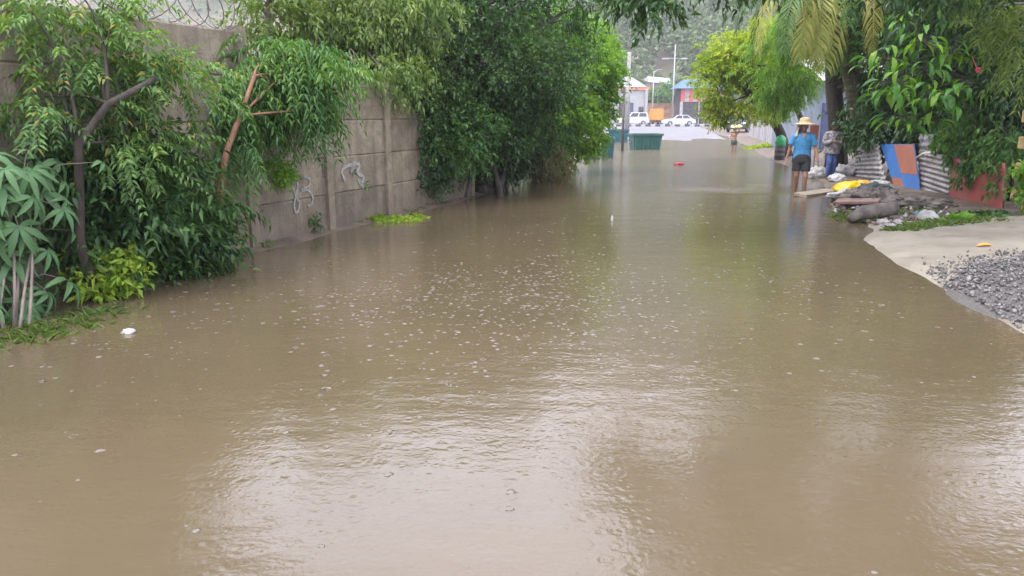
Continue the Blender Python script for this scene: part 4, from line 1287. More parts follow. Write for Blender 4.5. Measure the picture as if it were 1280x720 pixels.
# gravel heap
rng = np.random.default_rng(77)
gv, gf, o_ = [], [], 0
def gravel_h(x, y):
    d = math.hypot((x - 6.0) / 2.1, (y - 6.4) / 1.75)
    return max(0, .22 * (1 - d * d))
cnt = 0
while cnt < 9000:
    x, y = rng.uniform(3.7, 7.4), rng.uniform(4.3, 8.6)
    d = math.hypot((x - 6.0) / 2.1, (y - 6.4) / 1.75)
    if d > 1.12 + rng.normal(0, .07) or x - bank_x(y) < -.08: continue
    s = rng.uniform(.007, .018) * (1 if rng.uniform() > .06 else 1.7)
    rot = np.array(Matrix.Rotation(rng.uniform(0, 6.28), 3, Vector(rng.normal(0, 1, 3))))
    V = (IV * rng.uniform(.65, 1.25, (len(IV), 1)) * s * rng.uniform(.6, 1.2, 3)) @ rot.T
    z = max(ground_z(x, y), -.02) + .03 + gravel_h(x, y) + rng.uniform(-.004, .016)
    gv.append(V + np.array([x, y, z])); gf.append(IF + o_); o_ += len(V); cnt += 1
# the body of the heap under the loose stones
gx, gy = np.linspace(3.7, 8.4, 40), np.linspace(4.2, 8.6, 36)
HV = [(x, y, (max(ground_z(x, y), -.05) + .022 + gravel_h(x, y)) if gravel_h(x, y) > 0 else ground_z(x, y) - .2) for y in gy for x in gx]
HF = []
for j in range(35):
    for i in range(39):
        a_ = j * 40 + i
        HF += [(a_, a_ + 1, a_ + 41), (a_, a_ + 41, a_ + 40)]
gf.append(np.array(HF) + o_); gv.append(np.array(HV))
gm, nt, out, b = base_nodes('loose_gravel')
g = N(nt, 'ShaderNodeNewGeometry')
nt.links.new(ramp(nt, g.outputs['Random Per Island'], [(0, (.045, .042, .04)), (.6, (.115, .108, .102)), (1, (.25, .235, .22))]), b.inputs['Base Color'])
b.inputs['Roughness'].default_value = .6
gob = np_obj('gravel', np.concatenate(gv), np.concatenate(gf), gm)
M['gravel_bed'] = mat('gravel_bed', (.05, .046, .042), (.13, .12, .11), 60, .8, .01, 70)
gob.data.materials.append(M['gravel_bed'])
_mi = np.zeros(len(gob.data.polygons), dtype=np.int32); _mi[-len(HF):] = 1; gob.data.polygons.foreach_set('material_index', _mi)
tag(gob, 'heap of loose grey gravel at the edge of the concrete apron', 'gravel', kind='stuff')

# floating scraps
def floater(name, label, cat, px, py, r, m, seed, nz=.4):
    p = P(px, py); o = blob(name, (0, 0, 0), r, m, seed, nz, flat=False); o.location = (p.x, p.y, r[2] * .3); return tag(o, label, cat)
floater('foam_scrap', 'small white foam scrap floating near the wall shrubs', 'scrap', 161, 416, (.05, .035, .025), M['white_bag'], 1)
floater('red_scrap', 'red plastic scrap floating in mid street before the green skip', 'scrap', 848, 206, (.16, .12, .06), M['flower'], 2)
floater('white_scrap', 'tiny pale bottle bobbing on the open water before the creeper bush', 'scrap', 765, 276, (.018, .018, .06), M['white_bag'], 3)

# ------------------------------------------------------------------ rain splashes on the flood
rng = np.random.default_rng(99)
sv, sf, so = [], [], 0
dome = [(1.0, 0), (.78, .55), (.5, .95)]
def splash(x, y, r, hgt):
    global so
    n = 7; vs_ = []
    for rr_, hh in dome:
        for k in range(n):
            a = 2 * math.pi * (k + .5 * (rr_ < .9)) / n
            j = rng.uniform(.65, 1.3)
            vs_.append((x + r * rr_ * j * math.cos(a), y + r * rr_ * j * math.sin(a), hgt * hh - .001))
    vs_.append((x, y, hgt))
    fs = []
    ringed = rng.uniform() < .3
    if ringed:                      # crown splash: raised rim round a hollow
        vs_ = [(x + (q[0] - x) * 1.3, y + (q[1] - y) * 1.3, hgt * (.0, .8, .15)[min(i_ // n, 2)] - .001) for i_, q in enumerate(vs_)]
    for i in range(2):
        for k in range(n):
            k2 = (k + 1) % n
            fs += [(i * n + k, i * n + k2, (i + 1) * n + k2), (i * n + k, (i + 1) * n + k2, (i + 1) * n + k)]
    for k in range(n): fs.append((2 * n + k, 2 * n + (k + 1) % n, 3 * n))
    sv.append(np.array(vs_)); sf.append(np.array(fs) + so); so += len(vs_)
made = 0
while made < 4200:
    y = 2.4 + 26 * rng.uniform() ** 1.5 if rng.uniform() < .45 else rng.normal(6.2, 1.6)
    if y < 2.4: continue
    if rng.uniform() > .06 + min(1, max(0, (y - 3.2) / 3.0)) ** 1.5: continue
    x = rng.uniform(wall_x(y) + .6, bank_x(y) - .2)
    mid = (wall_x(y) + bank_x(y)) / 2 - .1; half = (bank_x(y) - wall_x(y)) / 2
    open_ = 1 - abs(x - mid) / half          # the trees on both sides keep rain off the edges
    if rng.uniform() > .05 + 1.1 * max(0, open_) ** 1.8: continue
    if mnoise.noise(Vector((x * .8, y * .5, 5))) < rng.uniform(-.8, .3): continue
    r = .006 + .02 * rng.uniform() ** 1.6; splash(x, y, r, r * rng.uniform(.08, .26)); made += 1
spm, nt, out, b = base_nodes('rain_splash_water')
b.inputs['Base Color'].default_value = (.155, .135, .112, 1); b.inputs['Roughness'].default_value = .2; b.inputs['IOR'].default_value = 1.33
b.inputs['Transmission Weight'].default_value = 0.0
tag(np_obj('raindrop_splashes', np.concatenate(sv), np.concatenate(sf), spm, smooth=True), 'raindrop splashes scattered over the brown flood water', 'splashes', kind='stuff')

# ------------------------------------------------------------------ far end of the street
M['white_wall'] = mat('white_render', (.26, .257, .265), (.31, .307, .315), 2, .7)
M['white_roof'] = mat('white_roof_sheet', (.24, .24, .255), (.29, .29, .305), 3, .45)
M['red_trim'] = mat('orange_red_trim', (.50, .16, .10), (.58, .22, .14), 3, .6)
M['door_blue'] = mat('deep_blue_door', (.03, .04, .10), (.045, .06, .13), 3, .5)
M['roof_blue'] = mat('blue_roof_sheet', (.035, .09, .20), (.06, .13, .25), 3, .55)
M['stripe_red'] = mat('stripe_red', (.50, .06, .08), (.58, .10, .12), 3, .6)
M['stripe_white'] = mat('stripe_white', (.25, .245, .25), (.32, .31, .32), 3, .6)
M['painted_inside_shade'] = mat('painted_interior_shade', (.03, .028, .03), (.06, .055, .055), 2, .8)  # near-black colour stands in for the shade inside kiosk and shop doorway
M['pole_pale'] = mat('pale_concrete_pole', (.2, .19, .18), (.27, .26, .245), 4, .7)
M['pole_dark'] = mat('dark_pole', (.05, .045, .045), (.09, .08, .08), 4, .7)
M['steel'] = mat('galvanised_steel', (.26, .265, .27), (.34, .34, .34), 4, .45, metal=.5)
M['teal'] = mat('teal_skip_paint', (.012, .065, .062), (.022, .10, .09), 3, .45, dirt=(.06, .09, .07))
M['bin_green'] = mat('dark_green_plastic', (.012, .07, .05), (.02, .10, .075), 3, .4)
M['bin_blue'] = mat('teal_blue_plastic', (.014, .07, .09), (.022, .10, .12), 3, .4)
M['rubber'] = mat('rubber', (.012, .012, .012), (.025, .025, .025), 8, .7)
M['car_white'] = mat('white_car_paint', (.38, .38, .39), (.41, .41, .42), 1, .2)
M['car_dark'] = mat('dark_car_paint', (.02, .025, .03), (.03, .035, .042), 1, .18)
M['truck_orange'] = mat('orange_truck_paint', (.42, .17, .02), (.5, .22, .03), 2, .4)
M['glass'] = mat('car_glass', (.015, .018, .02), (.03, .033, .036), 2, .06)
M['lamp_glass'] = mat('lamp_glass', (.6, .6, .58), (.7, .7, .68), 2, .15)
M['lamp_red'] = mat('tail_lamp', (.35, .02, .02), (.45, .03, .03), 2, .2)
M['kerb_black'] = mat('kerb_black', (.03, .03, .03), (.06, .06, .06), 4, .7)
M['plate'] = mat('number_plate', (.6, .6, .58), (.65, .65, .63), 2, .5)

ZF = .085
# white shop
YB = 125.0
x0, x1 = Q(725, 150, YB).x, Q(809, 150, YB).x
zt = Q(780, 112, YB).z
shop = empty('white_shop', ((x0 + x1) / 2, YB, ZF - .05), 'white shop with bright roof, orange-red trim and blue doorway behind the utility pole', 'shop')
MB().box(((x0 + x1) / 2, YB + 3, zt / 2), (x1 - x0, 6, zt)).build('wall', M['white_wall'], shop)
o = MB().box(((x0 + x1) / 2 - .05, YB - .1, zt + .17), (x1 - x0 + .3, .34, .45)).build('fascia', M['red_trim'], shop)
zr = Q(780, 96, YB).z
mb = MB(); a0, a1 = x0 - .4, x1 - .3
ring = [(a0, YB - .4, zt + .42), (a1, YB - .4, zt + .42), (a1, YB + 6.5, zt + .42), (a0, YB + 6.5, zt + .42)]
rid = [(a0 + 1.2, YB + 2.2, zr), (a1 - 2.0, YB + 2.2, zr), (a1 - 2.0, YB + 3.5, zr), (a0 + 1.2, YB + 3.5, zr)]
mb.add(ring + rid, [(0, 1, 5, 4), (1, 2, 6, 5), (2, 3, 7, 6), (3, 0, 4, 7), (4, 5, 6, 7), (3, 2, 1, 0)])
rf = mb.build('roof', M['white_roof'], shop)
MB().box((Q(769, 98, YB).x, YB + 1.0, zt + 1.0), (.35, .35, .9)).build('chimney', M['pole_dark'], rf)
dx0, dx1 = Q(773, 150, YB).x, Q(791, 150, YB).x
d = MB().box(((dx0 + dx1) / 2, YB - .01, 1.75), (dx1 - dx0, .12, 3.3)).build('door', M['painted_inside_shade'], shop)  # dark slab painted in place of the shaded door opening
MB().box((dx1 - .42, YB - .09, 1.9), (.7, .05, 2.4)).build('door_leaf', M['door_blue'], d)
for px in (745, 760, 801):
    w = MB().box((Q(px, 140, YB).x, YB - .02, 2.3), (.9, .1, 1.1)).build('window', M['steel'], shop)
    MB().box((Q(px, 140, YB).x, YB - .085, 2.3), (.76, .04, .95)).build('pane', M['glass'], w)
MB().box((x1 - .35, YB - .45, zt / 2), (.35, .35, zt - .02)).build('porch_column', M['stripe_white'], shop)
MB().box((dx0 - .2, YB - .45, zt / 2), (.25, .35, zt - .02)).build('porch_column', M['stripe_white'], shop)

# striped kiosk with blue roof
YK = 126.0
k0, k1 = Q(850, 150, YK).x, Q(905, 150, YK).x
zk = Q(860, 111, YK).z
kio = empty('striped_kiosk', ((k0 + k1) / 2, YK, ZF - .05), 'kiosk with blue roof, red and white striped band and solid front coloured dark like a shaded inside', 'kiosk')
MB().box(((k0 + k1) / 2, YK + 2.6, zk / 2), (k1 - k0 - .1, 4.8, zk)).build('wall', M['painted_inside_shade'], kio)  # closed box; shade of the open front is put into its colour
zs0 = Q(860, 127, YK).z
n_st = 11
for i in range(n_st):
    w = (k1 - k0) / n_st
    MB().box((k0 + w * (i + .5), YK + .12, (zk + zs0) / 2 + .02), (w - .004, .1, zk - zs0 + .1)).build('stripe', M['stripe_red'] if i % 2 == 0 else M['stripe_white'], kio)
for px in (851, 873, 895):
    MB().box((Q(px, 150, YK).x, YK + .1, zs0 / 2), (.45 if px == 851 else .16, .25, zs0)).build('post', M['stripe_white'], kio)
mb = MB(); a0, a1, zz = k0 - .9, k1 + .6, Q(870, 98, YK).z
mb.add([(a0, YK - .8, zk + .05), (a1, YK - .8, zk + .05), (a1, YK + 5.4, zk + .05), (a0, YK + 5.4, zk + .05), (a0 + 1.9, YK + 1.8, zz), (a1 - 1.9, YK + 1.8, zz), (a1 - 1.9, YK + 3, zz), (a0 + 1.9, YK + 3, zz)],
       [(0, 1, 5, 4), (1, 2, 6, 5), (2, 3, 7, 6), (3, 0, 4, 7), (4, 5, 6, 7), (3, 2, 1, 0)])
mb.build('roof', M['roof_blue'], kio)
MB().box(((k0 + k1) / 2, YK + .05, 1.0), (k1 - k0 - .8, .5, .09)).build('counter', M['timber'], kio)

# distant house with pale roof and brown retaining wall behind the cars
YD = 142.0
c = Q(826, 100, YD)
dh = empty('hill_house', (c.x, YD, ZF - .05), 'small distant house with pale roof between shop and lamp mast', 'house')
MB().box((c.x, YD + 2.5, c.z / 2 - .1), (3.6, 5, c.z - .4)).build('wall', M['house_wall'], dh)
mb = MB(); mb.add([(c.x - 2.3, YD - .4, c.z - .35), (c.x + 2.3, YD - .4, c.z - .7), (c.x + 2.3, YD + 5.4, c.z - .2), (c.x - 2.3, YD + 5.4, c.z + .2), (c.x - 2.0, YD + 2.5, c.z + .75), (c.x + 2.0, YD + 2.5, c.z + .4)],
                  [(0, 1, 5, 4), (2, 3, 4, 5), (0, 4, 3), (1, 2, 5), (3, 2, 1, 0)]); mb.build('roof', M['white_roof'], dh)
MB().box((c.x + .4, YD - .03, c.z - 2.2), (1.1, .1, 1.2)).build('window', M['glass'], dh)
YR = 137.0
r0_, r1_ = Q(795, 140, YR), Q(858, 140, YR)
rw = empty('retaining_wall', ((r0_.x + r1_.x) / 2, YR, ZF - .05), 'brown block retaining wall behind the parked white cars', 'wall')
M['brown_block'] = mat('brown_block', (.24, .13, .08), (.36, .21, .14), 2, .8, objrand=.12)
bme = bpy.data.meshes.new('block'); bm = bmesh.new(); bmesh.ops.create_cube(bm, size=1)
for v in bm.verts: v.co = Vector((v.co.x * 1.96, v.co.y * .4, v.co.z * .56))
bm.to_mesh(bme); bm.free(); bme.materials.append(M['brown_block'])
nb = int((r1_.x - r0_.x) / 2) + 1
for j in range(6):
    for i in range(nb):
        o = bpy.data.objects.new('block', bme); COL.objects.link(o); o.parent = rw
        o.location = (r0_.x + 2 * i + (j % 2) * .9 - rw.location.x, .02 * ((i * 7 + j * 3) % 3), .3 + .58 * j)
# green slope bushes beside the mast
tree('roadside_bush', 'pale green bush above the brown retaining wall by the lamp mast', [(Q(830, 140, 139).x, 139, 0), Q(830, 128, 139), Q(830, 120, 139)], .2, .12,
     [lb(830, 117, 138.5, 1.9, 40), lb(848, 122, 138.5, 1.7, 34), lb(815, 124, 139, 1.3, 22)], M['lf_neem'], M['bark'], 'cluster', .5, .26, 6, .7, .6, 10, .2, .3, seed=81, cat='bush')

# poles
def pole(name, label, px, Y, ytop, r0, r1, m, extra=None):
    b = Q(px, 150, Y); zt_ = Q(px, ytop, Y).z
    root = empty(name, (b.x, Y, min(ground_z(b.x, Y), 0) - .1), label, 'pole')
    MB().tube([(b.x, Y, -.3), (b.x, Y, zt_)], [r0, r1], 10).build('shaft', m, root, smooth=True)
    return root, b.x, zt_
root, x_, z_ = pole('utility_pole', 'pale concrete utility pole rising behind the teal skips', 784, 62, 65, .20, .14, M['pole_pale'])
MB().box((x_, 62, z_ - .5), (1.5, .09, .09)).build('crossarm', M['timber'], root)
for dx in (-.65, -.3, .3, .65):
    MB().lathe([(.02, 0), (.05, .03), (.035, .08), (.05, .1), (.02, .16)], 8, (x_ + dx, 62, z_ - .46)).build('insulator', M['stripe_white'], root)
root, x_, z_ = pole('stub_pole', 'dark short pole standing in the water beside the teal skip', 779, 35, 108, .065, .055, M['pole_dark'])
root, x_, z_ = pole('lamp_mast', 'tall thin lamp mast with white cross lamps above the white car', 840, 113, 56, .14, .07, M['steel'])
zc = Q(840, 73, 113).z
MB().box((x_, 113, zc), (3.2, .1, .1)).build('lamp_arm', M['steel'], root)
for sg in (-1, 1):
    MB().box((x_ + sg * 1.35, 113, zc - .03), (.9, .4, .2)).build('lamp_head', M['stripe_white'], root)
root, x_, z_ = pole('thin_pole', 'thin grey pole beside the distant pale roof', 815, 118, 90, .09, .06, M['steel'])
MB().tube([(x_, 118, z_), (x_ + .5, 118, z_ + .3), (x_ + 1.2, 118, z_ + .35)], .05, 6).build('lamp_arm', M['steel'], root)
# overhead wires of the utility pole
# painted kerb in black and white blocks
kb = empty('painted_kerb', (Q(830, 157, 99).x, 99, ZF), 'black and white painted kerb along the crossing road before the cars', 'kerb')
kx0, kx1 = Q(770, 155, 99).x, Q(905, 155, 99).x
nk = 22; w = (kx1 - kx0) / nk
km = []
for mt in (M['kerb_black'], M['stripe_white']):
    me = bpy.data.meshes.new('kerb_block'); bm = bmesh.new(); bmesh.ops.create_cube(bm, size=1)
    for v in bm.verts: v.co = Vector((v.co.x * (w - .01), v.co.y * .3, v.co.z * .3))
    bmesh.ops.bevel(bm, geom=bm.edges[:], offset=.03, segments=1, affect='EDGES')
    bm.to_mesh(me); bm.free(); me.materials.append(mt); km.append(me)
for i in range(nk):
    o = bpy.data.objects.new('kerb_block', km[i % 2]); COL.objects.link(o); o.parent = kb
    o.location = (kx0 + w * (i + .5) - kb.location.x, 0, .12)

# cars
def car(name, label, loc, rz, paint, suv=False, cat='car', group=None):
    root = empty(name, loc, label, cat, group); root.rotation_euler = (0, 0, rz)
    L, W = 4.4, 1.72
    up = .18 if suv else 0
    prof = [(-2.2, .35), (-2.18, .72), (-2.1, .88 + up), (-1.5, .93 + up), (-.9, .95 + up), (.95, .93 + up), (1.55, .86 + up), (2.05, .74 + up), (2.2, .55), (2.2, .3), (1.72, .26), (1.62, .52), (1.35, .64), (1.08, .52), (.98, .24), (-.95, .24), (-1.05, .52), (-1.32, .64), (-1.6, .52), (-1.7, .26)]
    n = len(prof); mb = MB()
    vs_ = []
    for y, k in ((-W / 2, .0), (-W / 2 + .06, 1), (W / 2 - .06, 1), (W / 2, .0)):
        for x, z in prof: vs_.append((x * (.985 if k == 0 else 1), y, z if k else z * .985 + .008))
    fs = []
    for b_ in range(3):
        for i in range(n):
            j = (i + 1) % n; fs.append((b_ * n + i, b_ * n + j, (b_ + 1) * n + j, (b_ + 1) * n + i))
    fs += [tuple(range(n)), tuple(range(3 * n, 4 * n))[::-1]]
    mb.add(vs_, fs); mb.build('body', paint, root, world=False)
    zb, ztp = .92 + up, 1.43 + up * 1.9
    bx0, bx1, tx0, tx1 = (-2.05, 1.0, -1.9, .35) if suv else (-1.75, 1.0, -1.05, .25)
    wb, wt = W / 2 - .05, W / 2 - .2
    cb = [(bx0, -wb, zb), (bx1, -wb, zb), (bx1, wb, zb), (bx0, wb, zb), (tx0, -wt, ztp), (tx1, -wt, ztp), (tx1, wt, ztp), (tx0, wt, ztp)]
    cbn = MB().add(cb, [(0, 1, 5, 4), (1, 2, 6, 5), (2, 3, 7, 6), (3, 0, 4, 7), (4, 5, 6, 7), (3, 2, 1, 0)]).build('cabin', paint, root, bevel=.05, world=False)
    def pane(f, u0, u1, v0, v1):
        a, b, c, d_ = (Vector(cb[i]) for i in f)
        nr = (b - a).cross(d_ - a).normalized()
        pt = lambda u, v: a.lerp(b, u).lerp(d_.lerp(c, u), v)
        q = [pt(u0, v0), pt(u1, v0), pt(u1, v1), pt(u0, v1)]
        mb = MB().add([p + nr * .012 for p in q] + [p - nr * .02 for p in q], [(0, 1, 2, 3), (7, 6, 5, 4), (0, 4, 5, 1), (1, 5, 6, 2), (2, 6, 7, 3), (3, 7, 4, 0)])
        mb.build('window', M['glass'], root, world=False)
    for f in ((0, 1, 5, 4), (2, 3, 7, 6)):
        pane(f, .08, .46, .12, .88); pane(f, .52, .92, .12, .88)
    pane((1, 2, 6, 5), .06, .94, .1, .92); pane((3, 0, 4, 7), .06, .94, .15, .9)
    for x in (-1.33, 1.35):
        for y in (-.76, .76):
            o = MB().tube([(x, y - .1, .31), (x, y - .085, .31), (x, y + .085, .31), (x, y + .1, .31)], [.27, .31, .31, .27], 20).build('wheel', M['rubber'], root, world=False)
            MB().tube([(x, y - .108, .31), (x, y + .108, .31)], .18, 14).build('rim', M['steel'], o, world=False)
    for y in (-.62, .62):
        MB().box((2.12, y, .66 + up * .6), (.16, .36, .15)).build('headlight', M['lamp_glass'], root, world=False)
        MB().box((-2.16, y, .76 + up * .6), (.1, .3, .16)).build('tail_light', M['lamp_red'], root, world=False)
    MB().box((2.2, 0, .42), (.12, 1.6, .18)).build('bumper', paint, root, world=False)
    MB().box((-2.2, 0, .44), (.1, 1.6, .2)).build('bumper', paint, root, world=False)
    MB().box((2.265, 0, .45), (.02, .45, .11)).build('number_plate', M['plate'], root, world=False)
    return root
c = Q(848, 157, 107); car('white_car', 'white sedan passing along the crossing road under the lamp mast', (c.x, 107, ZF), math.pi, M['car_white'])
c = Q(791, 157, 112); car('white_car', 'white hatchback parked before the white shop doorway', (c.x, 112, ZF), math.pi + .1, M['car_white'], True)
c = Q(926, 163, 66); car('dark_car', 'dark off-road car parked at the white fence near the rounded tree', (c.x, 66, max(ground_z(c.x, 66), 0)), R(-118), M['car_dark'], True)
# small orange truck
c = Q(821, 157, 115)
tk = empty('orange_truck', (c.x, 115, ZF), 'small orange truck seen from behind between the two white cars', 'truck')
X, Y0 = c.x, 115
MB().box((X, Y0 + 1.4, .62), (1.5, 4.2, .18)).build('chassis', M['rubber'], tk)
MB().box((X, Y0 + .5, 1.55), (1.6, 2.4, 1.6)).build('cargo_box', M['truck_orange'], tk, bevel=.05)
cb_ = MB().box((X, Y0 + 2.6, 1.35), (1.5, 1.4, 1.35), taper=.9).build('cab', M['truck_orange'], tk, bevel=.06)
MB().box((X, Y0 + 1.95, 1.7), (1.1, .3, .4)).build('window', M['glass'], cb_)
for y in (Y0 - .1, Y0 + 2.7):
    for sx in (-.65, .65):
        MB().tube([(X + sx - .12, y, .36), (X + sx + .12, y, .36)], .34, 18).build('wheel', M['rubber'], tk)
for sx in (-.62, .62):
    MB().box((X + sx, Y0 - .72, .78), (.22, .06, .14)).build('tail_light', M['lamp_red'], tk)

# skips and bins
def skip(name, label, px, py, w, d_, h, m, rz=0.0):
    p = P(px, py); zg = max(ground_z(p.x, p.y), -.25)
    root = empty(name, (p.x, p.y + d_ / 2, zg), label, 'skip'); root.rotation_euler = (0, 0, rz)
    b0 = .86
    def shell(sc, z0, z1):
        return [(-w / 2 * b0 * sc, -d_ / 2 * b0 * sc, z0), (w / 2 * b0 * sc, -d_ / 2 * b0 * sc, z0), (w / 2 * b0 * sc, d_ / 2 * b0 * sc, z0), (-w / 2 * b0 * sc, d_ / 2 * b0 * sc, z0),
                (-w / 2 * sc, -d_ / 2 * sc, z1), (w / 2 * sc, -d_ / 2 * sc, z1), (w / 2 * sc, d_ / 2 * sc, z1), (-w / 2 * sc, d_ / 2 * sc, z1)]
    vs_ = shell(1, .14, h) + shell(.94, .2, h)
    fs = [(3, 2, 1, 0), (0, 1, 5, 4), (1, 2, 6, 5), (2, 3, 7, 6), (3, 0, 4, 7), (8, 9, 10, 11), (8, 12, 13, 9), (9, 13, 14, 10), (10, 14, 15, 11), (11, 15, 12, 8),
          (4, 5, 13, 12), (5, 6, 14, 13), (6, 7, 15, 14), (7, 4, 12, 15)]
    MB().add(vs_, fs).build('tub', m, root, world=False)
    mb = MB()
    for c_, s_ in (((0, -d_ / 2 - .02, h - .04), (w + .08, .06, .09)), ((0, d_ / 2 + .02, h - .04), (w + .08, .06, .09)), ((-w / 2 - .02, 0, h - .04), (.06, d_, .09)), ((w / 2 + .02, 0, h - .04), (.06, d_, .09))):
        mb.box(c_, s_)
    mb.build('rim', m, root, world=False)
    for k in range(4):
        MB().box(((k - 1.5) * w * .27, -d_ / 2 * .95 - .012, h * .5), (.05, .09, h * .62)).build('rib', m, root, world=False)
    for sx in (-1, 1):
        MB().box((sx * (w / 2 + .03), 0, h * .6), (.14, .08, .08)).build('lifting_lug', M['steel'], root, world=False)
        for sy in (-1, 1):
            MB().tube([(sx * w * .33 - .03, sy * d_ * .3, .09), (sx * w * .33 + .03, sy * d_ * .3, .09)], .085, 12).build('caster', M['rubber'], root, world=False)
    return root
skip('rubbish_skip', 'open teal rubbish skip standing in the water by the dark stub pole', 808, 187, 1.42, 1.0, .98, M['teal'], R(6))
skip('rubbish_skip', 'second teal-blue skip behind the dark stub pole', 774, 178, 1.2, .9, 1.0, M['bin_blue'], R(-8))
def wheelie(name, label, px, py, w, h, m, lid_m):
    p = P(px, py); root = empty(name, (p.x, p.y, max(ground_z(p.x, p.y), -.2)), label, 'bin')
    d_ = w * 1.1; a, b = .8, 1.0
    vs_ = [(-w / 2 * a, -d_ / 2 * a, .05), (w / 2 * a, -d_ / 2 * a, .05), (w / 2 * a, d_ / 2 * a, .05), (-w / 2 * a, d_ / 2 * a, .05), (-w / 2, -d_ / 2, h), (w / 2, -d_ / 2, h), (w / 2, d_ / 2, h), (-w / 2, d_ / 2, h)]
    MB().add(vs_, [(3, 2, 1, 0), (0, 1, 5, 4), (1, 2, 6, 5), (2, 3, 7, 6), (3, 0, 4, 7), (4, 5, 6, 7)]).build('tub', m, root, bevel=.03, world=False)
    MB().box((0, 0, h + .045), (w * 1.1, d_ * 1.1, .06), taper=.88).build('lid', lid_m, root, bevel=.02, world=False)
    MB().tube([(-w * .4, d_ / 2 + .05, h - .03), (w * .4, d_ / 2 + .05, h - .03)], .02, 8).build('handle', m, root, world=False)
    for sx in (-1, 1):
        MB().tube([(sx * w * .45 - .03, d_ * .4, .1), (sx * w * .45 + .03, d_ * .4, .1)], .1, 14).build('wheel', M['rubber'], root, world=False)
    return root
wheelie('wheeled_bin', 'dark green wheeled bin with pale lid under the bright tree', 742, 199, .46, .72, M['bin_green'], M['steel'])
wheelie('wheeled_bin', 'taller teal wheeled bin next to the dark green one', 759, 197, .48, .92, M['bin_blue'], M['bin_blue'])

# white fence on the far right bank
fp0, fp1 = P(956, 183), P(930, 172)
fp0.x += .4; fp1.x += .4
wf = empty('white_fence', (fp0.x, fp0.y, ground_z(fp0.x, fp0.y) - .05), 'whitewashed upright board fence beside the dark off-road car', 'fence')
nbd = 16
for i in range(nbd):
    q = fp0.lerp(fp1, i / (nbd - 1)); zg = ground_z(q.x, q.y)
    MB().box((q.x, q.y, zg + .85), ((fp1 - fp0).length / nbd * .8, .04, 1.8), Matrix.Rotation(math.atan2(fp1.y - fp0.y, fp1.x - fp0.x), 3, 'Z')).build('board', M['white_wall'] if i % 4 else M['pole_pale'], wf)
d = (fp1 - fp0); rot = Matrix.Rotation(math.atan2(d.y, d.x), 3, 'Z'); mid = (fp0 + fp1) / 2; zg = ground_z(mid.x, mid.y)
for h_ in (.4, 1.3):
    MB().box((mid.x + .06, mid.y + .06, zg + h_), (d.length, .05, .09), rot).build('rail', M['timber'], wf)
# pale blue house glimpsed between the trunks
c = Q(1012, 150, 33)
ph = empty('pale_blue_house', (c.x, 33, ground_z(c.x, 33) - .05), 'pale blue walled house glimpsed between the two street trunks', 'house')
M['pale_blue'] = mat('pale_blue_wall', (.13, .155, .20), (.18, .205, .25), 2, .75)
MB().box((c.x + 1.6, 35, 1.5), (3.6, 4, 3.1)).build('wall', M['pale_blue'], ph)
mb = MB(); a0, a1 = c.x - .5, c.x + 3.8
mb.add([(a0, 32.6, 3.0), (a1, 32.6, 3.0), (a1, 37.4, 3.0), (a0, 37.4, 3.0), (a0, 35, 4.0), (a1, 35, 4.0)], [(0, 1, 5, 4), (2, 3, 4, 5), (0, 4, 3), (1, 2, 5), (3, 2, 1, 0)]); mb.build('roof', M['zinc'], ph)
MB().box((c.x + .9, 32.97, 1.1), (.8, .1, 2.0)).build('door', M['door_blue'], ph)
w = MB().box((c.x + 2.4, 32.97, 1.6), (.9, .08, .8)).build('window', M['timber'], ph); MB().box((c.x + 2.4, 32.92, 1.6), (.75, .04, .66)).build('pane', M['glass'], w)
# orange crate on a post stand behind the woman
p = Q(1017, 172, 21.5); zg = ground_z(p.x, 21.5)
cr = empty('orange_board', (p.x, 21.5, zg - .05), 'orange board on two stakes behind the waders', 'board')
MB().box((p.x, 21.5, Q(1017, 166, 21.5).z), (.24, .03, .42)).build('panel', M['terra_paint'], cr)
for sx in (-.08, .08): MB().tube([(p.x + sx, 21.53, zg - .1), (p.x + sx, 21.53, Q(1017, 168, 21.5).z)], .018, 6).build('stake', M['timber'], cr)
# dark drum with a green bag
p = P(974, 201); zg = max(ground_z(p.x, p.y), -.15)
dr = empty('oil_drum', (p.x, p.y, zg), 'dark oil drum standing in the water behind the woman in blue', 'drum')
hd = Q(974, 183, p.y).z - zg
MB().lathe([(.16, 0), (.18, .02), (.18, hd * .33), (.19, hd * .35), (.18, hd * .37), (.18, hd * .66), (.19, hd * .68), (.18, hd * .7), (.18, hd - .02), (.165, hd)], 18).build('barrel', M['pole_dark'], dr, smooth=True, world=False)
MB().lathe([(.19, hd - .02), (.195, hd), (.19, hd + .02)], 18).build('rim', M['pole_dark'], dr, smooth=True, world=False)
gb = blob('green_bag', (0, 0, 0), (.19, .17, .27), mat('green_plastic', (.012, .24, .08), (.025, .32, .12), 4, .3), 4, .12, 2.0)
gb.location = (p.x, p.y, zg + hd + .13); tag(gb, 'shiny bright green plastic bag sitting on the dark drum', 'bag')
# green weed patch on the far bank
p = P(946, 186)
low_weed('grass', 'bright grass patch on the bank below the white fence', [(p.x + .3, p.y, .8, 500), (p.x + .9, p.y + .5, .7, 300)], .3, .05, 0, 91, M['lf_lily'], 'grass', 'stuff', .8)

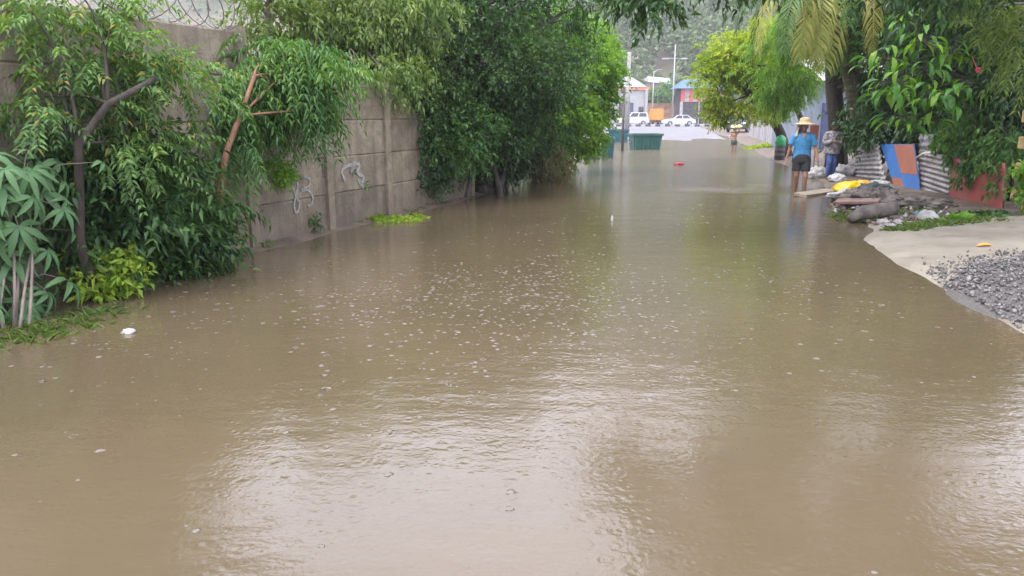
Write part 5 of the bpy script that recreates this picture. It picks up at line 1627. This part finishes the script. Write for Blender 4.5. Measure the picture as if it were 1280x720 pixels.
# ------------------------------------------------------------------ people
SKIN = mat('brown_skin', (.22, .115, .072), (.28, .15, .098), 6, .5)
SKIN_D = mat('dark_skin', (.09, .045, .03), (.12, .065, .042), 6, .5)
HAIR = mat('black_hair', (.012, .01, .01), (.025, .02, .018), 12, .5)
EYE = mat('eye_white', (.6, .58, .55), (.65, .63, .6), 5, .3)
LIP = mat('lip', (.16, .05, .045), (.2, .07, .06), 5, .5)
def remeshed(name, mb, m, parent, voxel, smooth_it=4):
    me = bpy.data.meshes.new('tmp'); me.from_pydata(mb.v, [], mb.f)
    o = bpy.data.objects.new('tmp', me); COL.objects.link(o)
    r_ = o.modifiers.new('r', 'REMESH'); r_.mode = 'VOXEL'; r_.voxel_size = voxel
    s_ = o.modifiers.new('s', 'SMOOTH'); s_.factor = .5; s_.iterations = smooth_it
    dg = bpy.context.evaluated_depsgraph_get()
    me2 = bpy.data.meshes.new_from_object(o.evaluated_get(dg)); me2.name = name
    bpy.data.objects.remove(o); bpy.data.meshes.remove(me)
    me2.materials.clear(); me2.materials.append(m)
    me2.polygons.foreach_set('use_smooth', [True] * len(me2.polygons))
    ob = bpy.data.objects.new(name, me2); COL.objects.link(ob); ob.parent = parent
    return ob
def hand(mb, wrist, d, side, k=1.0, curl=.5):
    """palm and five fingers; d points down the forearm, side is where the thumb leaves"""
    w = Vector(wrist); d = Vector(d).normalized(); s = Vector(side); s = (s - d * s.dot(d)).normalized(); n_ = d.cross(s)
    pc = w + d * .045 * k
    mb.ell(pc, (.018 * k, .034 * k, .048 * k), 10, 8, Matrix((n_, s, d)).transposed())
    for q, L in zip((.026, .009, -.009, -.025), (.066, .075, .07, .055)):
        b = w + d * .082 * k + s * q * k
        m1 = b + (d * math.cos(curl * .5) + n_ * math.sin(curl * .5)) * L * .5 * k
        e = m1 + (d * math.cos(curl * 1.3) + n_ * math.sin(curl * 1.3)) * L * .5 * k
        mb.caps(b - d * .01, m1, .009 * k, .0085 * k, 6); mb.caps(m1, e, .0085 * k, .007 * k, 6)
    b = w + d * .02 * k + s * .026 * k
    m1 = b + (d * .7 + s * .7) * .035 * k; e = m1 + (d * .95 + s * .2 + n_ * .25) * .03 * k
    mb.caps(b, m1, .012 * k, .010 * k, 6); mb.caps(m1, e, .010 * k, .008 * k, 6)
def limb(mb, pts, rs):
    for a, b, ra, rb in zip(pts, pts[1:], rs, rs[1:]): mb.caps(a, b, ra, rb, 10)
def foot(mb, ankle, fwd, k=1.0):
    a = Vector(ankle); f = Vector(fwd).normalized()
    mb.caps(a + Vector((0, 0, -.045 * k)) - f * .03 * k, a + f * .13 * k + Vector((0, 0, -.055 * k)), .035 * k, .026 * k, 8)
    mb.caps(a, a + f * .08 * k + Vector((0, 0, -.045 * k)), .036 * k, .03 * k, 8)
def head(mb, c, k=1.0, tilt=0.0):
    c = Vector(c)
    mb.ell(c + Vector((0, .01, .02)) * k, (.073 * k, .092 * k, .10 * k), 14, 10)          # skull
    mb.ell(c + Vector((0, -.03, -.045)) * k, (.054 * k, .058 * k, .068 * k), 12, 8)       # jaw
    mb.caps(c + Vector((0, -.083, .015)) * k, c + Vector((0, -.104, -.018)) * k, .009 * k, .014 * k, 8)   # nose
    mb.ell(c + Vector((0, -.085, -.055)) * k, (.024 * k, .014 * k, .012 * k), 8, 6)       # lips
    for sx in (-1, 1):
        mb.ell(c + Vector((sx * .074, .005, -.005)) * k, (.01 * k, .02 * k, .03 * k), 8, 6)   # ears
        mb.ell(c + Vector((sx * .034, -.074, .03)) * k, (.026 * k, .014 * k, .01 * k), 8, 6)  # brow
    mb.caps(c + Vector((0, .02, -.09)) * k, c + Vector((0, .03, -.17)) * k, .05 * k, .056 * k, 10)
def face(root, c, k=1.0):
    c = Vector(c)
    for sx in (-1, 1):
        MB().ell(c + Vector((sx * .032, -.076, .006)) * k, (.013 * k, .010 * k, .008 * k), 8, 6).build('eye', EYE, root, True, world=False)
        MB().ell(c + Vector((sx * .032, -.0855, .006)) * k, (.0055 * k, .004 * k, .0065 * k), 8, 6).build('pupil', HAIR, root, True, world=False)
    MB().ell(c + Vector((0, -.098, -.056)) * k, (.022 * k, .006 * k, .006 * k), 8, 5).build('mouth', LIP, root, True, world=False)

# woman wading in blue shirt, black shorts and straw hat, facing the camera
w_at = P(999, 238)
zg = ground_z(w_at.x, w_at.y)
wo = empty('person', (w_at.x, w_at.y, zg), 'person in blue T-shirt, black shorts and straw hat wading through the water', 'person')
wo.rotation_euler = (0, 0, R(-16)); 
K = (Q(999, 147, w_at.y).z - zg) / 1.66
wo.scale = (K, K, K)
mb = MB(); hc = (0, -.02, 1.47)
head(mb, hc)
mb.ell((0, 0, .88), (.155, .11, .13), 14, 10); mb.ell((0, 0, 1.02), (.14, .095, .16), 14, 10); mb.ell((0, 0, 1.2), (.165, .10, .15), 14, 10)
for sx in (-1, 1): mb.caps((sx * .06, 0, 1.31), (sx * .165, 0, 1.28), .055, .052, 10)
limb(mb, [(.075, 0, .84), (.085, -.09, .47), (.085, -.03, .10)], [.085, .055, .036]); foot(mb, (.085, -.03, .085), (.1, -1, 0))
limb(mb, [(-.075, 0, .84), (-.08, -.02, .47), (-.085, .12, .12)], [.085, .055, .036]); foot(mb, (-.085, .12, .105), (-.1, -1, 0))
for sx, sw in ((1, -.05), (-1, .06)):
    el = (sx * .25, .02 + sw * .4, 1.03); wr = (sx * .30, -.03 + sw, .82)
    limb(mb, [(sx * .19, 0, 1.28), el, wr], [.046, .036, .025])
    hand(mb, wr, Vector(wr) - Vector(el), (-sx * .3, -1, 0), 1.0)
remeshed('body', mb, SKIN, wo, .0085)
face(wo, hc)
mb = MB()
for sx in (-1, 1):
    mb.caps((sx * .06, 0, 1.30), (sx * .165, 0, 1.275), .068, .066, 12)
    mb.tube([(sx * .16, 0, 1.29), (sx * .20, .005, 1.2), (sx * .232, .01, 1.1)], [.068, .066, .068], 14)
mb.lathe([(.10, 1.34), (.15, 1.31), (.185, 1.22), (.178, 1.1), (.165, 1.0), (.175, .9), (.185, .80)], 22, sy=.68)
remeshed('shirt', mb, mat('blue_shirt', (.02, .13, .28), (.045, .22, .40), 9, .75, .004, 30), wo, .010, 3)
mb = MB()
mb.lathe([(.155, .92), (.175, .85), (.18, .76), (.16, .72)], 20, sy=.78)
mb.tube([(.078, 0, .82), (.085, -.035, .70), (.088, -.07, .56)], [.105, .10, .093], 14)
mb.tube([(-.078, 0, .82), (-.083, -.01, .70), (-.083, -.015, .57)], [.105, .10, .093], 14)
remeshed('shorts', mb, mat('black_shorts', (.006, .007, .01), (.014, .015, .019), 9, .8), wo, .010, 2)
MB().ell((hc[0], hc[1] + .05, hc[2] + .04), (.081, .088, .088), 14, 10).build('hair', HAIR, wo, True, world=False)
straw = mat('straw', (.32, .225, .12), (.44, .33, .19), 30, .8, .003, 80)
MB().lathe([(.235, -.012), (.24, -.005), (.17, .012), (.112, .028), (.108, .06), (.10, .105), (.075, .128), (.03, .135), (.001, .136)], 28, (0, .01, hc[2] + .062), 1.0, .95).build('straw_hat', straw, wo, True, world=False)
mb = MB(); mb.add([(-.05, -.105, 1.345), (.05, -.105, 1.345), (0, -.132, 1.235), (-.05, -.09, 1.345), (.05, -.09, 1.345), (0, -.115, 1.235)], [(0, 1, 2)[::-1], (3, 4, 5), (0, 3, 4, 1), (1, 4, 5, 2), (2, 5, 3, 0)])
mb.build('neckline', SKIN, wo, world=False)
# pale cloth hanging from under the hat on one side
mb = MB(); vs_, fs = [], []
for j in range(9):
    for i in range(9):
        a = R(70 + 150 * i / 8); t = j / 8; rr_ = .10 + .09 * t + .012 * math.sin(i * 2.1 + j)
        vs_.append((rr_ * math.cos(a), rr_ * .9 * math.sin(a) + .01, hc[2] + .06 - .27 * t))
for j in range(8):
    for i in range(8):
        a = j * 9 + i; fs.append((a, a + 1, a + 10, a + 9))
o = mb.add(vs_, fs).build('head_cloth', mat('pale_cloth', (.34, .28, .2), (.44, .37, .29), 12, .85), wo, True, world=False)
o.modifiers.new('thick', 'SOLIDIFY').thickness = .006

# person in grey patterned jacket and blue jeans standing on the bank, hands drawn together
g_at = P(1036, 226); zg = max(ground_z(g_at.x, g_at.y), -.05)
gp_ = empty('person', (g_at.x, g_at.y, zg), 'person in loose grey patterned jacket and blue jeans standing behind the woman', 'person')
gp_.rotation_euler = (0, 0, R(8))
K = (Q(1036, 152, g_at.y).z - zg) / 1.62; gp_.scale = (K, K, K)
mb = MB(); hc = (0, -.04, 1.47); head(mb, hc)
mb.ell((0, 0, .88), (.16, .11, .13)); mb.ell((0, 0, 1.03), (.15, .10, .16)); mb.ell((0, 0, 1.2), (.18, .11, .15))
for sx in (-1, 1): mb.caps((sx * .06, 0, 1.31), (sx * .175, 0, 1.28), .055, .05)
limb(mb, [(.08, 0, .84), (.09, -.04, .47), (.10, .02, .09)], [.085, .055, .038]); foot(mb, (.10, .02, .075), (.1, -1, 0))
limb(mb, [(-.08, 0, .84), (-.085, -.10, .48), (-.09, -.04, .09)], [.085, .055, .038]); foot(mb, (-.09, -.04, .075), (-.1, -1, 0))
for sx in (-1, 1):
    el = (sx * .25, -.03, 1.02); wr = (sx * .09, -.22, 1.10 + .03 * sx)
    limb(mb, [(sx * .19, 0, 1.28), el, wr], [.045, .036, .025]); hand(mb, wr, Vector(wr) - Vector(el), (0, 0, 1), 1.0, .8)
remeshed('body', mb, SKIN_D, gp_, .0085); face(gp_, hc)
mb = MB()
for sx in (-1, 1):
    mb.caps((sx * .06, 0, 1.30), (sx * .175, 0, 1.275), .075, .075, 12)
    mb.tube([(sx * .18, 0, 1.28), (sx * .235, -.01, 1.14), (sx * .255, -.035, 1.02)], [.075, .07, .068], 14)
    mb.tube([(sx * .255, -.03, 1.01), (sx * .18, -.13, 1.05), (sx * .115, -.195, 1.085)], [.066, .06, .055], 14)
mb.lathe([(.11, 1.36), (.17, 1.31), (.205, 1.2), (.21, 1.05), (.22, .9), (.235, .78), (.23, .72)], 22, sy=.72)
remeshed('jacket', mb, mat('grey_patterned_jacket', (.08, .075, .08), (.28, .26, .27), 16, .8, .004, 40, lo=.4, hi=.6), gp_, .011, 3)
mb = MB()
mb.lathe([(.155, .9), (.165, .8), (.14, .74)], 18, sy=.75)
mb.tube([(.08, 0, .82), (.09, -.04, .47), (.10, .02, .14)], [.10, .075, .068], 14)
mb.tube([(-.08, 0, .82), (-.085, -.10, .48), (-.09, -.04, .14)], [.10, .075, .068], 14)
remeshed('jeans', mb, mat('blue_denim', (.025, .05, .16), (.06, .10, .26), 10, .85), gp_, .010, 2)
MB().ell((hc[0], hc[1] + .045, hc[2] + .04), (.081, .088, .09), 14, 10).build('hair', HAIR, gp_, True, world=False)
MB().lathe([(.115, -.012), (.118, -.006), (.088, .01), (.09, .05), (.06, .085), (.001, .092)], 22, (hc[0], hc[1] - .005, hc[2] + .06), .92, 1.08).build('cap', M['dark_cloth'], gp_, True, world=False)

# child wading far down the street, yellow bundle carried on the head
c_at = P(917, 188); zg = ground_z(c_at.x, c_at.y)
ch = empty('person', (c_at.x, c_at.y, zg), 'small bare-chested child in dark shorts wading far down the street', 'person')
K = (Q(917, 160, c_at.y).z - zg) / 1.60; ch.scale = (K * 1.05, K * 1.05, K)
mb = MB(); hc = (0, -.02, 1.44); head(mb, hc, 1.15)
mb.ell((0, 0, .84), (.145, .105, .13)); mb.ell((0, 0, 1.0), (.13, .09, .16)); mb.ell((0, 0, 1.16), (.155, .10, .14))
for sx in (-1, 1): mb.caps((sx * .06, 0, 1.26), (sx * .155, 0, 1.24), .05, .048)
limb(mb, [(.075, 0, .82), (.08, -.06, .46), (.08, .0, .10)], [.08, .055, .036]); foot(mb, (.08, 0, .085), (0, -1, 0))
limb(mb, [(-.075, 0, .82), (-.075, -.02, .46), (-.08, .08, .10)], [.08, .055, .036]); foot(mb, (-.08, .08, .085), (0, -1, 0))
el, wr = (.27, -.01, 1.36), (.20, -.02, 1.58); limb(mb, [(.17, 0, 1.25), el, wr], [.044, .035, .025]); hand(mb, wr, Vector(wr) - Vector(el), (-1, 0, 0))
el, wr = (-.23, .02, 1.0), (-.25, -.05, .79); limb(mb, [(-.17, 0, 1.25), el, wr], [.044, .035, .025]); hand(mb, wr, Vector(wr) - Vector(el), (0, -1, 0))
remeshed('body', mb, SKIN, ch, .0095); face(ch, hc, 1.15)
mb = MB(); mb.lathe([(.15, .90), (.168, .82), (.17, .74), (.15, .7)], 18, sy=.78)
mb.tube([(.075, 0, .80), (.08, -.04, .58)], [.10, .09], 14); mb.tube([(-.075, 0, .80), (-.076, -.012, .58)], [.10, .09], 14)
remeshed('shorts', mb, M['dark_cloth'], ch, .011, 2)
MB().ell((hc[0], hc[1] + .045, hc[2] + .05), (.092, .10, .10), 12, 8).build('hair', HAIR, ch, True, world=False)
bd = blob('bundle', (0, 0, 0), (.26, .2, .13), mat('pale_yellow_cloth', (.55, .47, .22), (.66, .58, .34), 5, .8), 12, .25)
bd.location = (c_at.x + .06, c_at.y, Q(917, 160, c_at.y).z + .04); tag(bd, 'pale yellow bundle balanced on the wading child\'s head', 'bundle')

# ------------------------------------------------------------------ damp air
hz = MB().box((50, 185, 102), (1100, 620, 214)).build('haze', None if False else M['soil'])
hz.data.materials.clear()
hm = bpy.data.materials.new('damp_air'); hm.use_nodes = True
nt = hm.node_tree; nt.nodes.clear()
out = nt.nodes.new('ShaderNodeOutputMaterial'); pv = nt.nodes.new('ShaderNodeVolumePrincipled')
pv.inputs['Color'].default_value = (.93, .94, .97, 1); pv.inputs['Density'].default_value = .0006; pv.inputs['Anisotropy'].default_value = .2
nt.links.new(pv.outputs[0], out.inputs['Volume'])
hz.data.materials.append(hm)
tag(hz, 'pale damp rain haze filling the street air', 'haze', kind='stuff')
